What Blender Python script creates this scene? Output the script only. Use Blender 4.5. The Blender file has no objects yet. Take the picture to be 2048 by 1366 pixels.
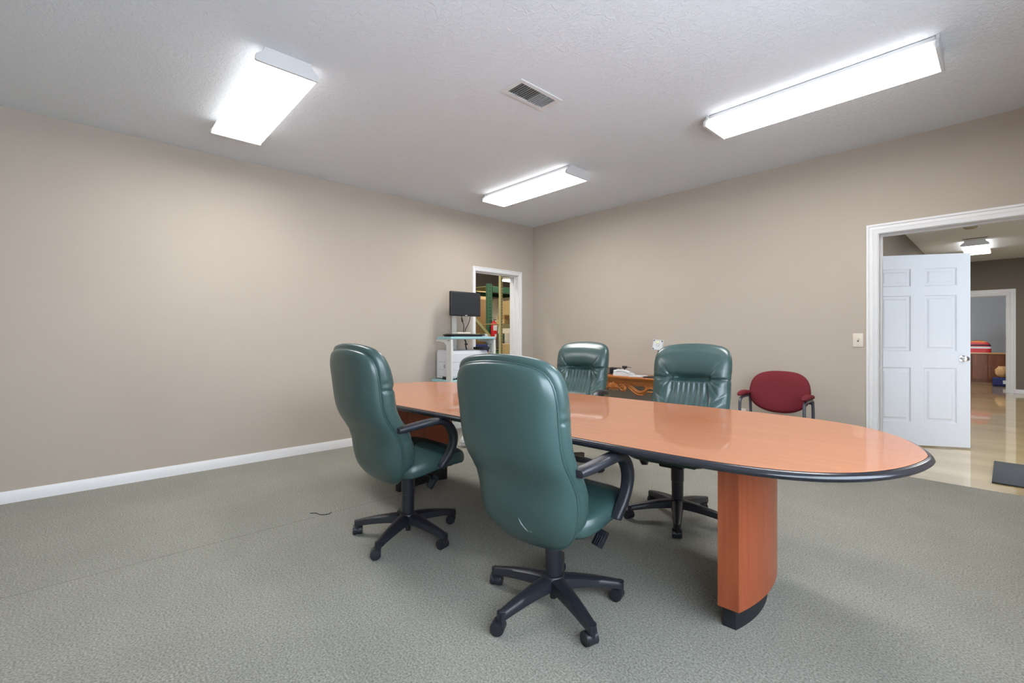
import bpy, bmesh, math, random
from mathutils import Vector, Matrix
random.seed(7)
SC = bpy.context.scene
COL = SC.collection
PI = math.pi
H = 2.75            # ceiling height
XL = -4.721         # long beige wall
YB = 4.785          # wall with the doorway
XR, YF = 0.62, -1.4
TH = 0.17           # wall thickness

# ------------------------------------------------------------------ materials
def newmat(name):
    m = bpy.data.materials.new(name); m.use_nodes = True
    nt = m.node_tree
    b = nt.nodes['Principled BSDF']
    return m, nt, b
def setp(b, **k):
    for n, v in k.items():
        n = n.replace('_', ' ')
        if n in b.inputs: b.inputs[n].default_value = v
def mat(name, col, rough=0.5, metal=0.0, spec=0.5, noise=None, bump=None, coat=0.0):
    """noise=(scale, amount) colour mottling, bump=(scale, strength, distance)"""
    m, nt, b = newmat(name)
    c4 = (*col, 1)
    setp(b, Base_Color=c4, Roughness=rough, Metallic=metal)
    b.inputs['Specular IOR Level'].default_value = spec
    b.inputs['Coat Weight'].default_value = coat
    b.inputs['Coat Roughness'].default_value = 0.15
    tc = nt.nodes.new('ShaderNodeTexCoord')
    if noise:
        n = nt.nodes.new('ShaderNodeTexNoise'); n.inputs['Scale'].default_value = noise[0]; n.inputs['Detail'].default_value = 4
        r = nt.nodes.new('ShaderNodeMapRange')
        r.inputs['From Min'].default_value = 0.3; r.inputs['From Max'].default_value = 0.7
        r.inputs['To Min'].default_value = 1 - noise[1]; r.inputs['To Max'].default_value = 1 + noise[1]
        mx = nt.nodes.new('ShaderNodeVectorMath'); mx.operation = 'SCALE'; mx.inputs[0].default_value = col
        nt.links.new(tc.outputs['Object'], n.inputs['Vector'])
        nt.links.new(n.outputs['Fac'], r.inputs['Value']); nt.links.new(r.outputs['Result'], mx.inputs['Scale'])
        nt.links.new(mx.outputs['Vector'], b.inputs['Base Color'])
    if bump:
        n = nt.nodes.new('ShaderNodeTexNoise'); n.inputs['Scale'].default_value = bump[0]; n.inputs['Detail'].default_value = 3
        bp = nt.nodes.new('ShaderNodeBump'); bp.inputs['Strength'].default_value = bump[1]; bp.inputs['Distance'].default_value = bump[2]
        nt.links.new(tc.outputs['Object'], n.inputs['Vector'])
        nt.links.new(n.outputs['Fac'], bp.inputs['Height']); nt.links.new(bp.outputs['Normal'], b.inputs['Normal'])
    return m
def wood(name, c1, c2, axis=0, rough=0.3, scale=6.0, stretch=12.0, coat=0.0, spec=0.5):
    m, nt, b = newmat(name)
    tc = nt.nodes.new('ShaderNodeTexCoord'); mp = nt.nodes.new('ShaderNodeMapping')
    s = [stretch]*3; s[axis] = 1.0
    mp.inputs['Scale'].default_value = s
    n = nt.nodes.new('ShaderNodeTexNoise'); n.inputs['Scale'].default_value = scale; n.inputs['Detail'].default_value = 6; n.inputs['Distortion'].default_value = 0.6
    cr = nt.nodes.new('ShaderNodeValToRGB')
    cr.color_ramp.elements[0].position = 0.3; cr.color_ramp.elements[0].color = (*c1, 1)
    cr.color_ramp.elements[1].position = 0.7; cr.color_ramp.elements[1].color = (*c2, 1)
    nt.links.new(tc.outputs['Object'], mp.inputs['Vector']); nt.links.new(mp.outputs['Vector'], n.inputs['Vector'])
    nt.links.new(n.outputs['Fac'], cr.inputs['Fac']); nt.links.new(cr.outputs['Color'], b.inputs['Base Color'])
    setp(b, Roughness=rough); b.inputs['Coat Weight'].default_value = coat
    b.inputs['Specular IOR Level'].default_value = spec
    return m
def emit(name, col, strength):
    m, nt, b = newmat(name)
    setp(b, Base_Color=(0.9, 0.9, 0.9, 1), Roughness=0.5)
    b.inputs['Emission Color'].default_value = (*col, 1); b.inputs['Emission Strength'].default_value = strength
    return m

M = {}
M['wall'] = mat('beige_wall_paint', (0.445, 0.388, 0.328), 0.75, spec=0.25, noise=(1.3, 0.02), bump=(220, 0.06, 0.002))
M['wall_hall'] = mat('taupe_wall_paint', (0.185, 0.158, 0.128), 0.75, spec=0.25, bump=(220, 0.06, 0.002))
M['wall_grey'] = mat('grey_wall_paint', (0.40, 0.40, 0.41), 0.8, spec=0.2)
M['wall_ware'] = mat('warehouse_wall', (0.30, 0.27, 0.24), 0.85, spec=0.2)
M['trim'] = mat('white_trim_paint', (0.74, 0.74, 0.745), 0.35, spec=0.4)
M['doorw'] = mat('white_door_paint', (0.60, 0.60, 0.615), 0.42, spec=0.4, bump=(60, 0.03, 0.002))
M['whitemetal'] = mat('white_enamel', (0.60, 0.60, 0.60), 0.4)
M['vent'] = mat('vent_enamel', (0.66, 0.66, 0.66), 0.45)
M['ventdark'] = mat('vent_cavity', (0.06, 0.06, 0.06), 0.8)
M['leather'] = mat('dark_green_leather', (0.034, 0.075, 0.072), 0.33, spec=0.7, noise=(3.0, 0.08), bump=(420, 0.05, 0.001))
M['plastic'] = mat('charcoal_plastic', (0.015, 0.017, 0.024), 0.40, spec=0.5, bump=(300, 0.04, 0.001))
M['blackgloss'] = mat('black_edge_moulding', (0.012, 0.014, 0.02), 0.22, spec=0.6)
M['black'] = mat('matt_black', (0.010, 0.012, 0.016), 0.6)
M['chrome'] = mat('chrome', (0.75, 0.75, 0.76), 0.16, metal=1.0)
M['cherry'] = wood('cherry_laminate', (0.45, 0.150, 0.058), (0.51, 0.182, 0.074), 0, 0.36, 2.2, 14, coat=0.6, spec=0.5)
M['cherryv'] = wood('cherry_veneer_upright', (0.29, 0.062, 0.021), (0.36, 0.090, 0.034), 2, 0.36, 2.5, 16, spec=0.45)
M['oak'] = wood('carved_golden_oak', (0.34, 0.10, 0.018), (0.48, 0.17, 0.035), 0, 0.3, 3.0, 10)
M['walnut'] = wood('dark_cabinet_wood', (0.11, 0.032, 0.012), (0.19, 0.06, 0.022), 2, 0.35, 3.0, 8)
M['walnuttop'] = wood('cabinet_top_wood', (0.45, 0.25, 0.11), (0.55, 0.32, 0.15), 0, 0.3, 3.0, 8)
M['red_fabric'] = mat('burgundy_fabric', (0.155, 0.020, 0.028), 0.85, spec=0.2, bump=(500, 0.15, 0.001))
M['greymetal'] = mat('grey_steel_tube', (0.07, 0.078, 0.095), 0.3, spec=0.6)
M['teal'] = mat('pale_teal_laminate', (0.30, 0.52, 0.55), 0.4)
M['cartgrey'] = mat('pale_grey_steel', (0.60, 0.60, 0.56), 0.45)
M['printer'] = mat('printer_grey_plastic', (0.62, 0.62, 0.66), 0.45)
M['printerline'] = mat('printer_seam', (0.25, 0.25, 0.28), 0.6)
M['cream'] = mat('cream_plastic', (0.72, 0.66, 0.56), 0.5)
M['screen'] = mat('dark_screen', (0.018, 0.022, 0.028), 0.25, spec=0.5)
M['plate'] = mat('ivory_plate', (0.68, 0.61, 0.53), 0.4)
M['greensteel'] = mat('green_rack_steel', (0.045, 0.12, 0.065), 0.5)
M['olivesteel'] = mat('olive_rack_steel', (0.30, 0.29, 0.13), 0.55)
M['yellowsteel'] = mat('pale_yellow_steel', (0.56, 0.52, 0.27), 0.5)
M['carton'] = mat('brown_cardboard', (0.42, 0.25, 0.10), 0.8, noise=(4, 0.08))
M['cartonlight'] = mat('tan_cardboard', (0.60, 0.44, 0.20), 0.8, noise=(4, 0.08))
M['cartonwhite'] = mat('white_cardboard', (0.74, 0.69, 0.58), 0.8, noise=(4, 0.05))
M['red'] = mat('red_enamel', (0.50, 0.015, 0.02), 0.3)
M['white'] = mat('white_paper', (0.60, 0.62, 0.63), 0.6)
M['navy'] = mat('navy_cloth', (0.01, 0.015, 0.10), 0.7)
M['tan'] = mat('tan_cloth', (0.55, 0.32, 0.14), 0.85)
M['yellow'] = mat('yellow_plastic', (0.70, 0.33, 0.06), 0.4)
M['mat'] = mat('charcoal_rubber_mat', (0.030, 0.035, 0.045), 0.75, bump=(150, 0.3, 0.002))
M['stone'] = mat('grey_plastic', (0.36, 0.36, 0.37), 0.5)
M['conc'] = mat('warehouse_concrete', (0.3, 0.29, 0.27), 0.6, noise=(2, 0.1))
M['chipwood'] = mat('bare_chip', (0.75, 0.5, 0.22), 0.7)
M['scuff'] = mat('leather_scuff', (0.30, 0.36, 0.36), 0.6)

# ceiling: knock-down plaster
def ceiling_mat():
    m, nt, b = newmat('knockdown_plaster')
    setp(b, Base_Color=(0.69, 0.715, 0.75, 1), Roughness=0.8); b.inputs['Specular IOR Level'].default_value = 0.25
    tc = nt.nodes.new('ShaderNodeTexCoord')
    n1 = nt.nodes.new('ShaderNodeTexNoise'); n1.inputs['Scale'].default_value = 26; n1.inputs['Detail'].default_value = 5; n1.inputs['Distortion'].default_value = 1.6
    r = nt.nodes.new('ShaderNodeMapRange'); r.inputs['From Min'].default_value = 0.47; r.inputs['From Max'].default_value = 0.58; r.interpolation_type = 'SMOOTHSTEP'
    n2 = nt.nodes.new('ShaderNodeTexNoise'); n2.inputs['Scale'].default_value = 120
    ad = nt.nodes.new('ShaderNodeMath'); ad.operation = 'MULTIPLY_ADD'; ad.inputs[1].default_value = 0.25
    bp = nt.nodes.new('ShaderNodeBump'); bp.inputs['Strength'].default_value = 0.36; bp.inputs['Distance'].default_value = 0.005
    nt.links.new(tc.outputs['Object'], n1.inputs['Vector']); nt.links.new(tc.outputs['Object'], n2.inputs['Vector'])
    nt.links.new(n1.outputs['Fac'], r.inputs['Value']); nt.links.new(n2.outputs['Fac'], ad.inputs[0]); nt.links.new(r.outputs['Result'], ad.inputs[2])
    nt.links.new(ad.outputs['Value'], bp.inputs['Height']); nt.links.new(bp.outputs['Normal'], b.inputs['Normal'])
    return m
M['ceiling'] = ceiling_mat()
def slotted(name, col, pitch, duty, axis_u, u0, u1):
    """steel with a column of punched slots: dark where fract(z/pitch) < duty and u0 < u < u1"""
    m, nt, b = newmat(name); setp(b, Roughness=0.5)
    L = nt.links.new; tc = nt.nodes.new('ShaderNodeTexCoord'); sp = nt.nodes.new('ShaderNodeSeparateXYZ'); L(tc.outputs['Object'], sp.inputs['Vector'])
    def math_(op, a, v=None, w=None):
        n = nt.nodes.new('ShaderNodeMath'); n.operation = op; L(a, n.inputs[0])
        if v is not None:
            if isinstance(v, float): n.inputs[1].default_value = v
            else: L(v, n.inputs[1])
        return n.outputs[0]
    fr = math_('FRACT', math_('DIVIDE', sp.outputs['Z'], pitch)); k = math_('LESS_THAN', fr, duty)
    k = math_('MULTIPLY', k, math_('GREATER_THAN', sp.outputs[axis_u], u0)); k = math_('MULTIPLY', k, math_('LESS_THAN', sp.outputs[axis_u], u1))
    mx = nt.nodes.new('ShaderNodeMix'); mx.data_type = 'RGBA'; mx.inputs['A'].default_value = (*col, 1); mx.inputs['B'].default_value = (0.02, 0.02, 0.02, 1)
    L(k, mx.inputs['Factor']); L(mx.outputs['Result'], b.inputs['Base Color']); return m
def carpet_mat():
    m, nt, b = newmat('sage_grey_carpet')
    setp(b, Roughness=0.95); b.inputs['Specular IOR Level'].default_value = 0.1
    b.inputs['Sheen Weight'].default_value = 0.15
    tc = nt.nodes.new('ShaderNodeTexCoord')
    n1 = nt.nodes.new('ShaderNodeTexNoise'); n1.inputs['Scale'].default_value = 130; n1.inputs['Detail'].default_value = 4
    n2 = nt.nodes.new('ShaderNodeTexNoise'); n2.inputs['Scale'].default_value = 1.6; n2.inputs['Detail'].default_value = 10; n2.inputs['Roughness'].default_value = 0.72
    cr = nt.nodes.new('ShaderNodeValToRGB')
    cr.color_ramp.elements[0].position = 0.3; cr.color_ramp.elements[0].color = (0.150, 0.146, 0.120, 1)
    cr.color_ramp.elements[1].position = 0.72; cr.color_ramp.elements[1].color = (0.385, 0.375, 0.322, 1)
    r = nt.nodes.new('ShaderNodeMapRange'); r.inputs['From Min'].default_value = 0.3; r.inputs['From Max'].default_value = 0.7; r.inputs['To Min'].default_value = 0.9; r.inputs['To Max'].default_value = 1.1
    mx = nt.nodes.new('ShaderNodeVectorMath'); mx.operation = 'SCALE'
    bp = nt.nodes.new('ShaderNodeBump'); bp.inputs['Strength'].default_value = 0.6; bp.inputs['Distance'].default_value = 0.006
    L = nt.links.new
    L(tc.outputs['Object'], n1.inputs['Vector']); L(tc.outputs['Object'], n2.inputs['Vector'])
    L(n1.outputs['Fac'], cr.inputs['Fac']); L(n2.outputs['Fac'], r.inputs['Value'])
    L(cr.outputs['Color'], mx.inputs[0]); L(r.outputs['Result'], mx.inputs['Scale']); L(mx.outputs['Vector'], b.inputs['Base Color'])
    L(n1.outputs['Fac'], bp.inputs['Height']); L(bp.outputs['Normal'], b.inputs['Normal'])
    # the seam where two carpet widths meet
    sp = nt.nodes.new('ShaderNodeSeparateXYZ'); L(tc.outputs['Object'], sp.inputs['Vector'])
    a1 = nt.nodes.new('ShaderNodeMath'); a1.operation = 'ADD'; a1.inputs[1].default_value = 3.02; L(sp.outputs['X'], a1.inputs[0])
    a2 = nt.nodes.new('ShaderNodeMath'); a2.operation = 'ABSOLUTE'; L(a1.outputs[0], a2.inputs[0])
    a3 = nt.nodes.new('ShaderNodeMapRange'); a3.inputs['From Min'].default_value = 0.001; a3.inputs['From Max'].default_value = 0.005; a3.inputs['To Min'].default_value = 0.62; a3.inputs['To Max'].default_value = 1.0; L(a2.outputs[0], a3.inputs['Value'])
    m2 = nt.nodes.new('ShaderNodeVectorMath'); m2.operation = 'SCALE'; L(mx.outputs['Vector'], m2.inputs[0]); L(a3.outputs['Result'], m2.inputs['Scale']); L(m2.outputs['Vector'], b.inputs['Base Color'])
    return m
M['carpet'] = carpet_mat()
def hallfloor_mat():
    m, nt, b = newmat('polished_tan_concrete')
    setp(b, Roughness=0.3); b.inputs['Specular IOR Level'].default_value = 0.5; b.inputs['Coat Weight'].default_value = 1.0; b.inputs['Coat Roughness'].default_value = 0.05; b.inputs['Coat IOR'].default_value = 1.55
    tc = nt.nodes.new('ShaderNodeTexCoord'); mp = nt.nodes.new('ShaderNodeMapping'); mp.inputs['Scale'].default_value = (0.5, 1.6, 1)
    n1 = nt.nodes.new('ShaderNodeTexNoise'); n1.inputs['Scale'].default_value = 1.8; n1.inputs['Detail'].default_value = 6
    cr = nt.nodes.new('ShaderNodeValToRGB')
    cr.color_ramp.elements[0].position = 0.3; cr.color_ramp.elements[0].color = (0.40, 0.27, 0.095, 1)
    cr.color_ramp.elements[1].position = 0.7; cr.color_ramp.elements[1].color = (0.58, 0.43, 0.19, 1)
    L = nt.links.new
    L(tc.outputs['Object'], mp.inputs['Vector']); L(mp.outputs['Vector'], n1.inputs['Vector']); L(n1.outputs['Fac'], cr.inputs['Fac']); L(cr.outputs['Color'], b.inputs['Base Color'])
    return m
M['hallfloor'] = hallfloor_mat()
def lens_mat(name, strength):
    # prismatic lens over two fluorescent tubes: bright along the tubes, weaker at the two ends
    m, nt, b = newmat(name)
    setp(b, Base_Color=(0.85, 0.85, 0.85, 1), Roughness=0.35)
    tc = nt.nodes.new('ShaderNodeTexCoord'); sp = nt.nodes.new('ShaderNodeSeparateXYZ')
    ab = nt.nodes.new('ShaderNodeMath'); ab.operation = 'ABSOLUTE'
    r = nt.nodes.new('ShaderNodeMapRange'); r.interpolation_type = 'SMOOTHSTEP'
    r.inputs['From Min'].default_value = 0.545; r.inputs['From Max'].default_value = 0.605
    r.inputs['To Min'].default_value = strength; r.inputs['To Max'].default_value = strength*0.12
    # the wrapped sides carry far less light than the flat bottom
    rz = nt.nodes.new('ShaderNodeMapRange'); rz.interpolation_type = 'SMOOTHSTEP'
    rz.inputs['From Min'].default_value = -0.087; rz.inputs['From Max'].default_value = -0.080
    rz.inputs['To Min'].default_value = 1.0; rz.inputs['To Max'].default_value = 0.07
    mu = nt.nodes.new('ShaderNodeMath'); mu.operation = 'MULTIPLY'
    L = nt.links.new
    L(tc.outputs['Object'], sp.inputs['Vector']); L(sp.outputs['X'], ab.inputs[0]); L(ab.outputs['Value'], r.inputs['Value'])
    L(sp.outputs['Z'], rz.inputs['Value']); L(r.outputs['Result'], mu.inputs[0]); L(rz.outputs['Result'], mu.inputs[1])
    L(mu.outputs['Value'], b.inputs['Emission Strength'])
    b.inputs['Emission Color'].default_value = (1.0, 0.985, 0.96, 1)
    return m
LENS = 9.0
M['lens'] = lens_mat('lit_prismatic_lens', LENS)
M['lens_hall'] = lens_mat('lit_lens_hall', 13.0)

# ------------------------------------------------------------------ mesh helpers
class MB:
    def __init__(s): s.v = []; s.f = []
    def add(s, vs, fs):
        o = len(s.v); s.v += [tuple(v) for v in vs]; s.f += [tuple(i+o for i in f) for f in fs]
    def box(s, x0, x1, y0, y1, z0, z1, m=None):
        vs = [Vector(p) for p in ((x0,y0,z0),(x1,y0,z0),(x1,y1,z0),(x0,y1,z0),(x0,y0,z1),(x1,y0,z1),(x1,y1,z1),(x0,y1,z1))]
        if m: vs = [m @ v for v in vs]
        s.add(vs, [(0,3,2,1),(4,5,6,7),(0,1,5,4),(1,2,6,5),(2,3,7,6),(3,0,4,7)])
    def rbox(s, x0, x1, y0, y1, z0, z1, r=0.005, seg=2, m=None):
        bm = bmesh.new(); bmesh.ops.create_cube(bm, size=1)
        for v in bm.verts:
            v.co = Vector(((x0+x1)/2 + v.co.x*(x1-x0), (y0+y1)/2 + v.co.y*(y1-y0), (z0+z1)/2 + v.co.z*(z1-z0)))
        bmesh.ops.bevel(bm, geom=bm.edges[:], offset=r, segments=seg, profile=0.5, affect='EDGES')
        s.bm(bm, m)
    def bm(s, bm, m=None):
        bm.verts.index_update()
        s.add([(m @ v.co) if m else v.co for v in bm.verts], [[v.index for v in f.verts] for f in bm.faces]); bm.free()
    def lathe(s, prof, n=24, m=None):
        """prof: (r,z) list; capped where r is not 0"""
        vs = []; fs = []
        for r, z in prof:
            for i in range(n):
                a = 2*PI*i/n; vs.append(Vector((r*math.cos(a), r*math.sin(a), z)))
        for k in range(len(prof)-1):
            for i in range(n):
                j = (i+1) % n; fs.append((k*n+i, k*n+j, (k+1)*n+j, (k+1)*n+i))
        fs.append(tuple(range(n-1, -1, -1))); fs.append(tuple(range((len(prof)-1)*n, len(prof)*n)))
        if m: vs = [m @ v for v in vs]
        s.add(vs, fs)
    def cyl(s, p0, p1, r, n=16, r1=None):
        p0 = Vector(p0); p1 = Vector(p1); d = p1-p0
        q = d.to_track_quat('Z', 'Y').to_matrix().to_4x4(); q.translation = p0
        s.lathe([(r, 0), (r if r1 is None else r1, d.length)], n, q)
    def sweep(s, path, sect, up=Vector((0, 0, 1)), closed=False, cap=True):
        """sect: list of (a,b) or function t->list; a along side, b along up'"""
        P = [Vector(p) for p in path]; n = len(P); rings = []
        side_prev = None
        for i, p in enumerate(P):
            if closed: t = P[(i+1) % n] - P[i-1]
            else: t = P[min(i+1, n-1)] - P[max(i-1, 0)]
            t.normalize()
            if side_prev is None:
                sd = t.cross(up)
                if sd.length < 1e-4: sd = t.cross(Vector((1, 0, 0)))
            else: sd = side_prev - t*side_prev.dot(t)
            sd.normalize(); side_prev = sd
            u = sd.cross(t)
            sc = sect(i/(n-1)) if callable(sect) else sect
            rings.append([p + sd*a + u*b for a, b in sc])
        k = len(rings[0]); fs = []
        for i in range(n if closed else n-1):
            j = (i+1) % n
            for q in range(k):
                w = (q+1) % k; fs.append((i*k+q, i*k+w, j*k+w, j*k+q))
        if cap and not closed:
            fs.append(tuple(range(k-1, -1, -1))); fs.append(tuple((n-1)*k+q for q in range(k)))
        s.add([v for r in rings for v in r], fs)
    def tube(s, path, r, n=10, closed=False):
        f = r if callable(r) else (lambda t: r)
        s.sweep(path, lambda t: [(f(t)*math.cos(2*PI*i/n), f(t)*math.sin(2*PI*i/n)) for i in range(n)], closed=closed)
    def prism(s, poly, z0, z1, m=None):
        n = len(poly)
        vs = [Vector((x, y, z0)) for x, y in poly] + [Vector((x, y, z1)) for x, y in poly]
        if m: vs = [m @ v for v in vs]
        s.add(vs, [tuple(range(n-1, -1, -1)), tuple(range(n, 2*n))] + [(i, (i+1) % n, n+(i+1) % n, n+i) for i in range(n)])
def rrect(w, h, r, n=4):
    out = []
    for cx, cy, a0 in ((w/2-r, h/2-r, 0), (-w/2+r, h/2-r, PI/2), (-w/2+r, -h/2+r, PI), (w/2-r, -h/2+r, 1.5*PI)):
        for i in range(n+1):
            a = a0 + PI/2*i/n; out.append((cx + r*math.cos(a), cy + r*math.sin(a)))
    return out
def catmull(pts, n=8):
    P = [Vector(p) for p in pts]; P = [2*P[0]-P[1]] + P + [2*P[-1]-P[-2]]; out = []
    for i in range(1, len(P)-2):
        for k in range(n):
            t = k/n; a, b, c, d = P[i-1:i+3]
            out.append(0.5*((2*b) + (c-a)*t + (2*a-5*b+4*c-d)*t*t + (3*b-a-3*c+d)*t**3))
    out.append(P[-2]); return out
def interp(x, pts):
    if x <= pts[0][0]: return pts[0][1]
    for (a, b), (c, d) in zip(pts, pts[1:]):
        if x <= c: return b + (d-b)*(x-a)/(c-a)
    return pts[-1][1]
def smooth_interp(pts, n=12):
    q = catmull([(a, b, 0) for a, b in pts], n); return [(p.x, p.y) for p in q]
def obj(name, mb, m, parent=None, angle=35, props=None):
    me = bpy.data.meshes.new(name); me.from_pydata(mb.v, [], mb.f); me.validate(); me.update()
    bm = bmesh.new(); bm.from_mesh(me); bmesh.ops.recalc_face_normals(bm, faces=bm.faces[:]); bm.to_mesh(me); bm.free()
    for p in me.polygons: p.use_smooth = True
    me.set_sharp_from_angle(angle=math.radians(angle))
    me.materials.append(M[m] if isinstance(m, str) else m)
    o = bpy.data.objects.new(name, me); COL.objects.link(o)
    if parent: o.parent = parent
    return o
def tag(o, label, cat, group=None):
    o['label'] = label; o['category'] = cat
    if group: o['group'] = group
    return o
def thing(name, label, cat, loc=(0, 0, 0), rz=0, group=None):
    o = bpy.data.objects.new(name, None); COL.objects.link(o); o.empty_display_size = 0.1
    o.location = loc; o.rotation_euler = (0, 0, rz)
    return tag(o, label, cat, group)
def struct(name, mb, m, parent=None, angle=35):
    o = obj(name, mb, m, parent, angle)
    if not parent: o['kind'] = 'structure'
    return o
def copy_tree(o, parent=None):
    c = o.copy(); COL.objects.link(c)
    if parent: c.parent = parent
    for ch in list(o.children): copy_tree(ch, c)
    return c

# ------------------------------------------------------------------ room shell
DL0, DL1, DLH = 3.722, 4.489, 2.015     # doorway in the long wall (y range, height)
DR0, DR1, DRH = -0.722, 0.205, 2.0      # doorway in the back wall (x range, height)
b = MB()
b.box(XL-TH, XL, YF-TH, DL0-0.02, 0, H); b.box(XL-TH, XL, DL1+0.02, YB+TH, 0, H); b.box(XL-TH, XL, DL0-0.02, DL1+0.02, DLH+0.02, H)
struct('wall_left', b, 'wall')
b = MB()
b.box(XL, DR0-0.02, YB, YB+TH, 0, H); b.box(DR1+0.02, XR+TH, YB, YB+TH, 0, H); b.box(DR0-0.02, DR1+0.02, YB, YB+TH, DRH+0.02, H)
struct('wall_back', b, 'wall')
WY0, WY1, WZ0, WZ1 = -0.9, 2.4, 0.75, 2.15   # window behind the viewer
b = MB()
b.box(XR, XR+TH, YF-TH, WY0, 0, H); b.box(XR, XR+TH, WY1, YB, 0, H); b.box(XR, XR+TH, WY0, WY1, 0, WZ0); b.box(XR, XR+TH, WY0, WY1, WZ1, H)
struct('wall_right', b, 'wall')
b = MB(); b.box(XL, XR, YF-TH, YF, 0, H); struct('wall_front', b, 'wall')
b = MB(); b.box(XL-TH, XR+TH, YF-TH, YB, H, H+0.1); struct('ceiling', b, 'ceiling')
b = MB(); b.box(XL, XR, YF, YB, -0.1, 0); b.box(DR0, DR1, YB, 4.985, -0.1, 0); b.box(XL-TH, XL, DL0, DL1, -0.1, 0); struct('floor', b, 'carpet')
# window with a real opening
wn = MB()
wn.box(XR-0.012, XR+TH, WY0-0.06, WY0, WZ0-0.06, WZ1+0.06); wn.box(XR-0.012, XR+TH, WY1, WY1+0.06, WZ0-0.06, WZ1+0.06)
wn.box(XR-0.012, XR+TH, WY0, WY1, WZ1, WZ1+0.06); wn.box(XR-0.04, XR+TH, WY0-0.06, WY1+0.06, WZ0-0.06, WZ0)
wn.box(XR+0.05, XR+0.10, (WY0+WY1)/2-0.03, (WY0+WY1)/2+0.03, WZ0, WZ1)
W1 = struct('window_1', wn, 'trim')
g, nt, bs = newmat('clear_window_glass')
tr = nt.nodes.new('ShaderNodeBsdfTransparent'); gl = nt.nodes.new('ShaderNodeBsdfGlossy'); gl.inputs['Roughness'].default_value = 0.02
mx = nt.nodes.new('ShaderNodeMixShader'); mx.inputs['Fac'].default_value = 0.07
nt.links.new(tr.outputs[0], mx.inputs[1]); nt.links.new(gl.outputs[0], mx.inputs[2]); nt.links.new(mx.outputs[0], nt.nodes['Material Output'].inputs['Surface'])
p = MB(); p.box(XR+0.07, XR+0.076, WY0, WY1, WZ0, WZ1); obj('pane', p, g, W1)

# trims
def casing(name, horizontal, a0, a1, top, face, sgn, w=0.057, depth=TH):
    """mitred door casing on both faces + jamb lining with stops. 'x': opening spans x at y=face; 'y': spans y at x=face. sgn: room side."""
    b = MB()
    def P(u, d, z): return (u, face + sgn*d, z) if horizontal == 'x' else (face + sgn*d, u, z)
    prof = [(0.005, 0), (0.005, 0.010), (0.10*w+0.004, 0.013), (0.42*w, 0.014), (0.48*w, 0.017), (0.54*w, 0.014), (0.74*w, 0.015), (0.80*w, 0.021), (0.96*w, 0.021), (w, 0.017), (w, 0)]
    for f in (0, 1):
        vs = []
        for off, d in prof:
            dd = d if f == 0 else -depth-d
            vs += [P(a0-off, dd, 0), P(a0-off, dd, top+off), P(a1+off, dd, top+off), P(a1+off, dd, 0)]
        n = len(prof)
        b.add(vs, [(k*4+q, k*4+q+1, k*4+4+q+1, k*4+4+q) for k in range(n-1) for q in range(3)] + [tuple(k*4 for k in range(n)), tuple(k*4+3 for k in range(n))])
    # jamb lining: one U shaped section swept across the wall, with stop
    for u_in, d0, d1, t in ((0, 0, -depth, 0.018), (-0.011, -depth*0.62, -depth*0.40, 0.0115)):
        vs = []
        for off, d in ((u_in, d0), (u_in, d1), (u_in+t, d1), (u_in+t, d0)):
            vs += [P(a0-off, d, 0), P(a0-off, d, top+off), P(a1+off, d, top+off), P(a1+off, d, 0)]
        b.add(vs, [(k*4+q, k*4+q+1, ((k+1) % 4)*4+q+1, ((k+1) % 4)*4+q) for k in range(4) for q in range(3)] + [(0, 4, 8, 12), (3, 7, 11, 15)])
    return struct(name, b, 'trim')
casing('trim_1', 'y', DL0, DL1, DLH, XL, 1)
t2 = casing('trim_2', 'x', DR0, DR1, DRH, YB, -1, w=0.082)
b = MB(); b.rbox(DR0-0.001, DR0+0.0025, YB+0.02, YB+0.045, 0.90, 0.96, 0.001, 1); obj('strike_plate', b, 'chrome', t2)
def base_prof(): return [(0, 0), (0.013, 0), (0.013, 0.058), (0.009, 0.070), (0.006, 0.083), (0, 0.083)]
def baseboard(name, p0, p1, nrm):
    b = MB(); p0 = Vector(p0); p1 = Vector(p1); n = Vector(nrm); pr = base_prof(); k = len(pr)
    vs = [p + n*a + Vector((0, 0, z)) for p in (p0, p1) for a, z in pr]
    b.add(vs, [(i, (i+1) % k, k+(i+1) % k, k+i) for i in range(k)] + [tuple(range(k)), tuple(range(2*k-1, k-1, -1))])
    return struct(name, b, 'trim', angle=20)
baseboard('baseboard_left', (XL, YF, 0), (XL, DL0-0.058, 0), (1, 0, 0))
baseboard('baseboard_back', (XL, YB, 0), (DR0-0.083, YB, 0), (0, -1, 0))
baseboard('baseboard_right', (XR, YF, 0), (XR, YB, 0), (-1, 0, 0))
baseboard('baseboard_front', (XL, YF, 0), (XR, YF, 0), (0, 1, 0))

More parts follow.
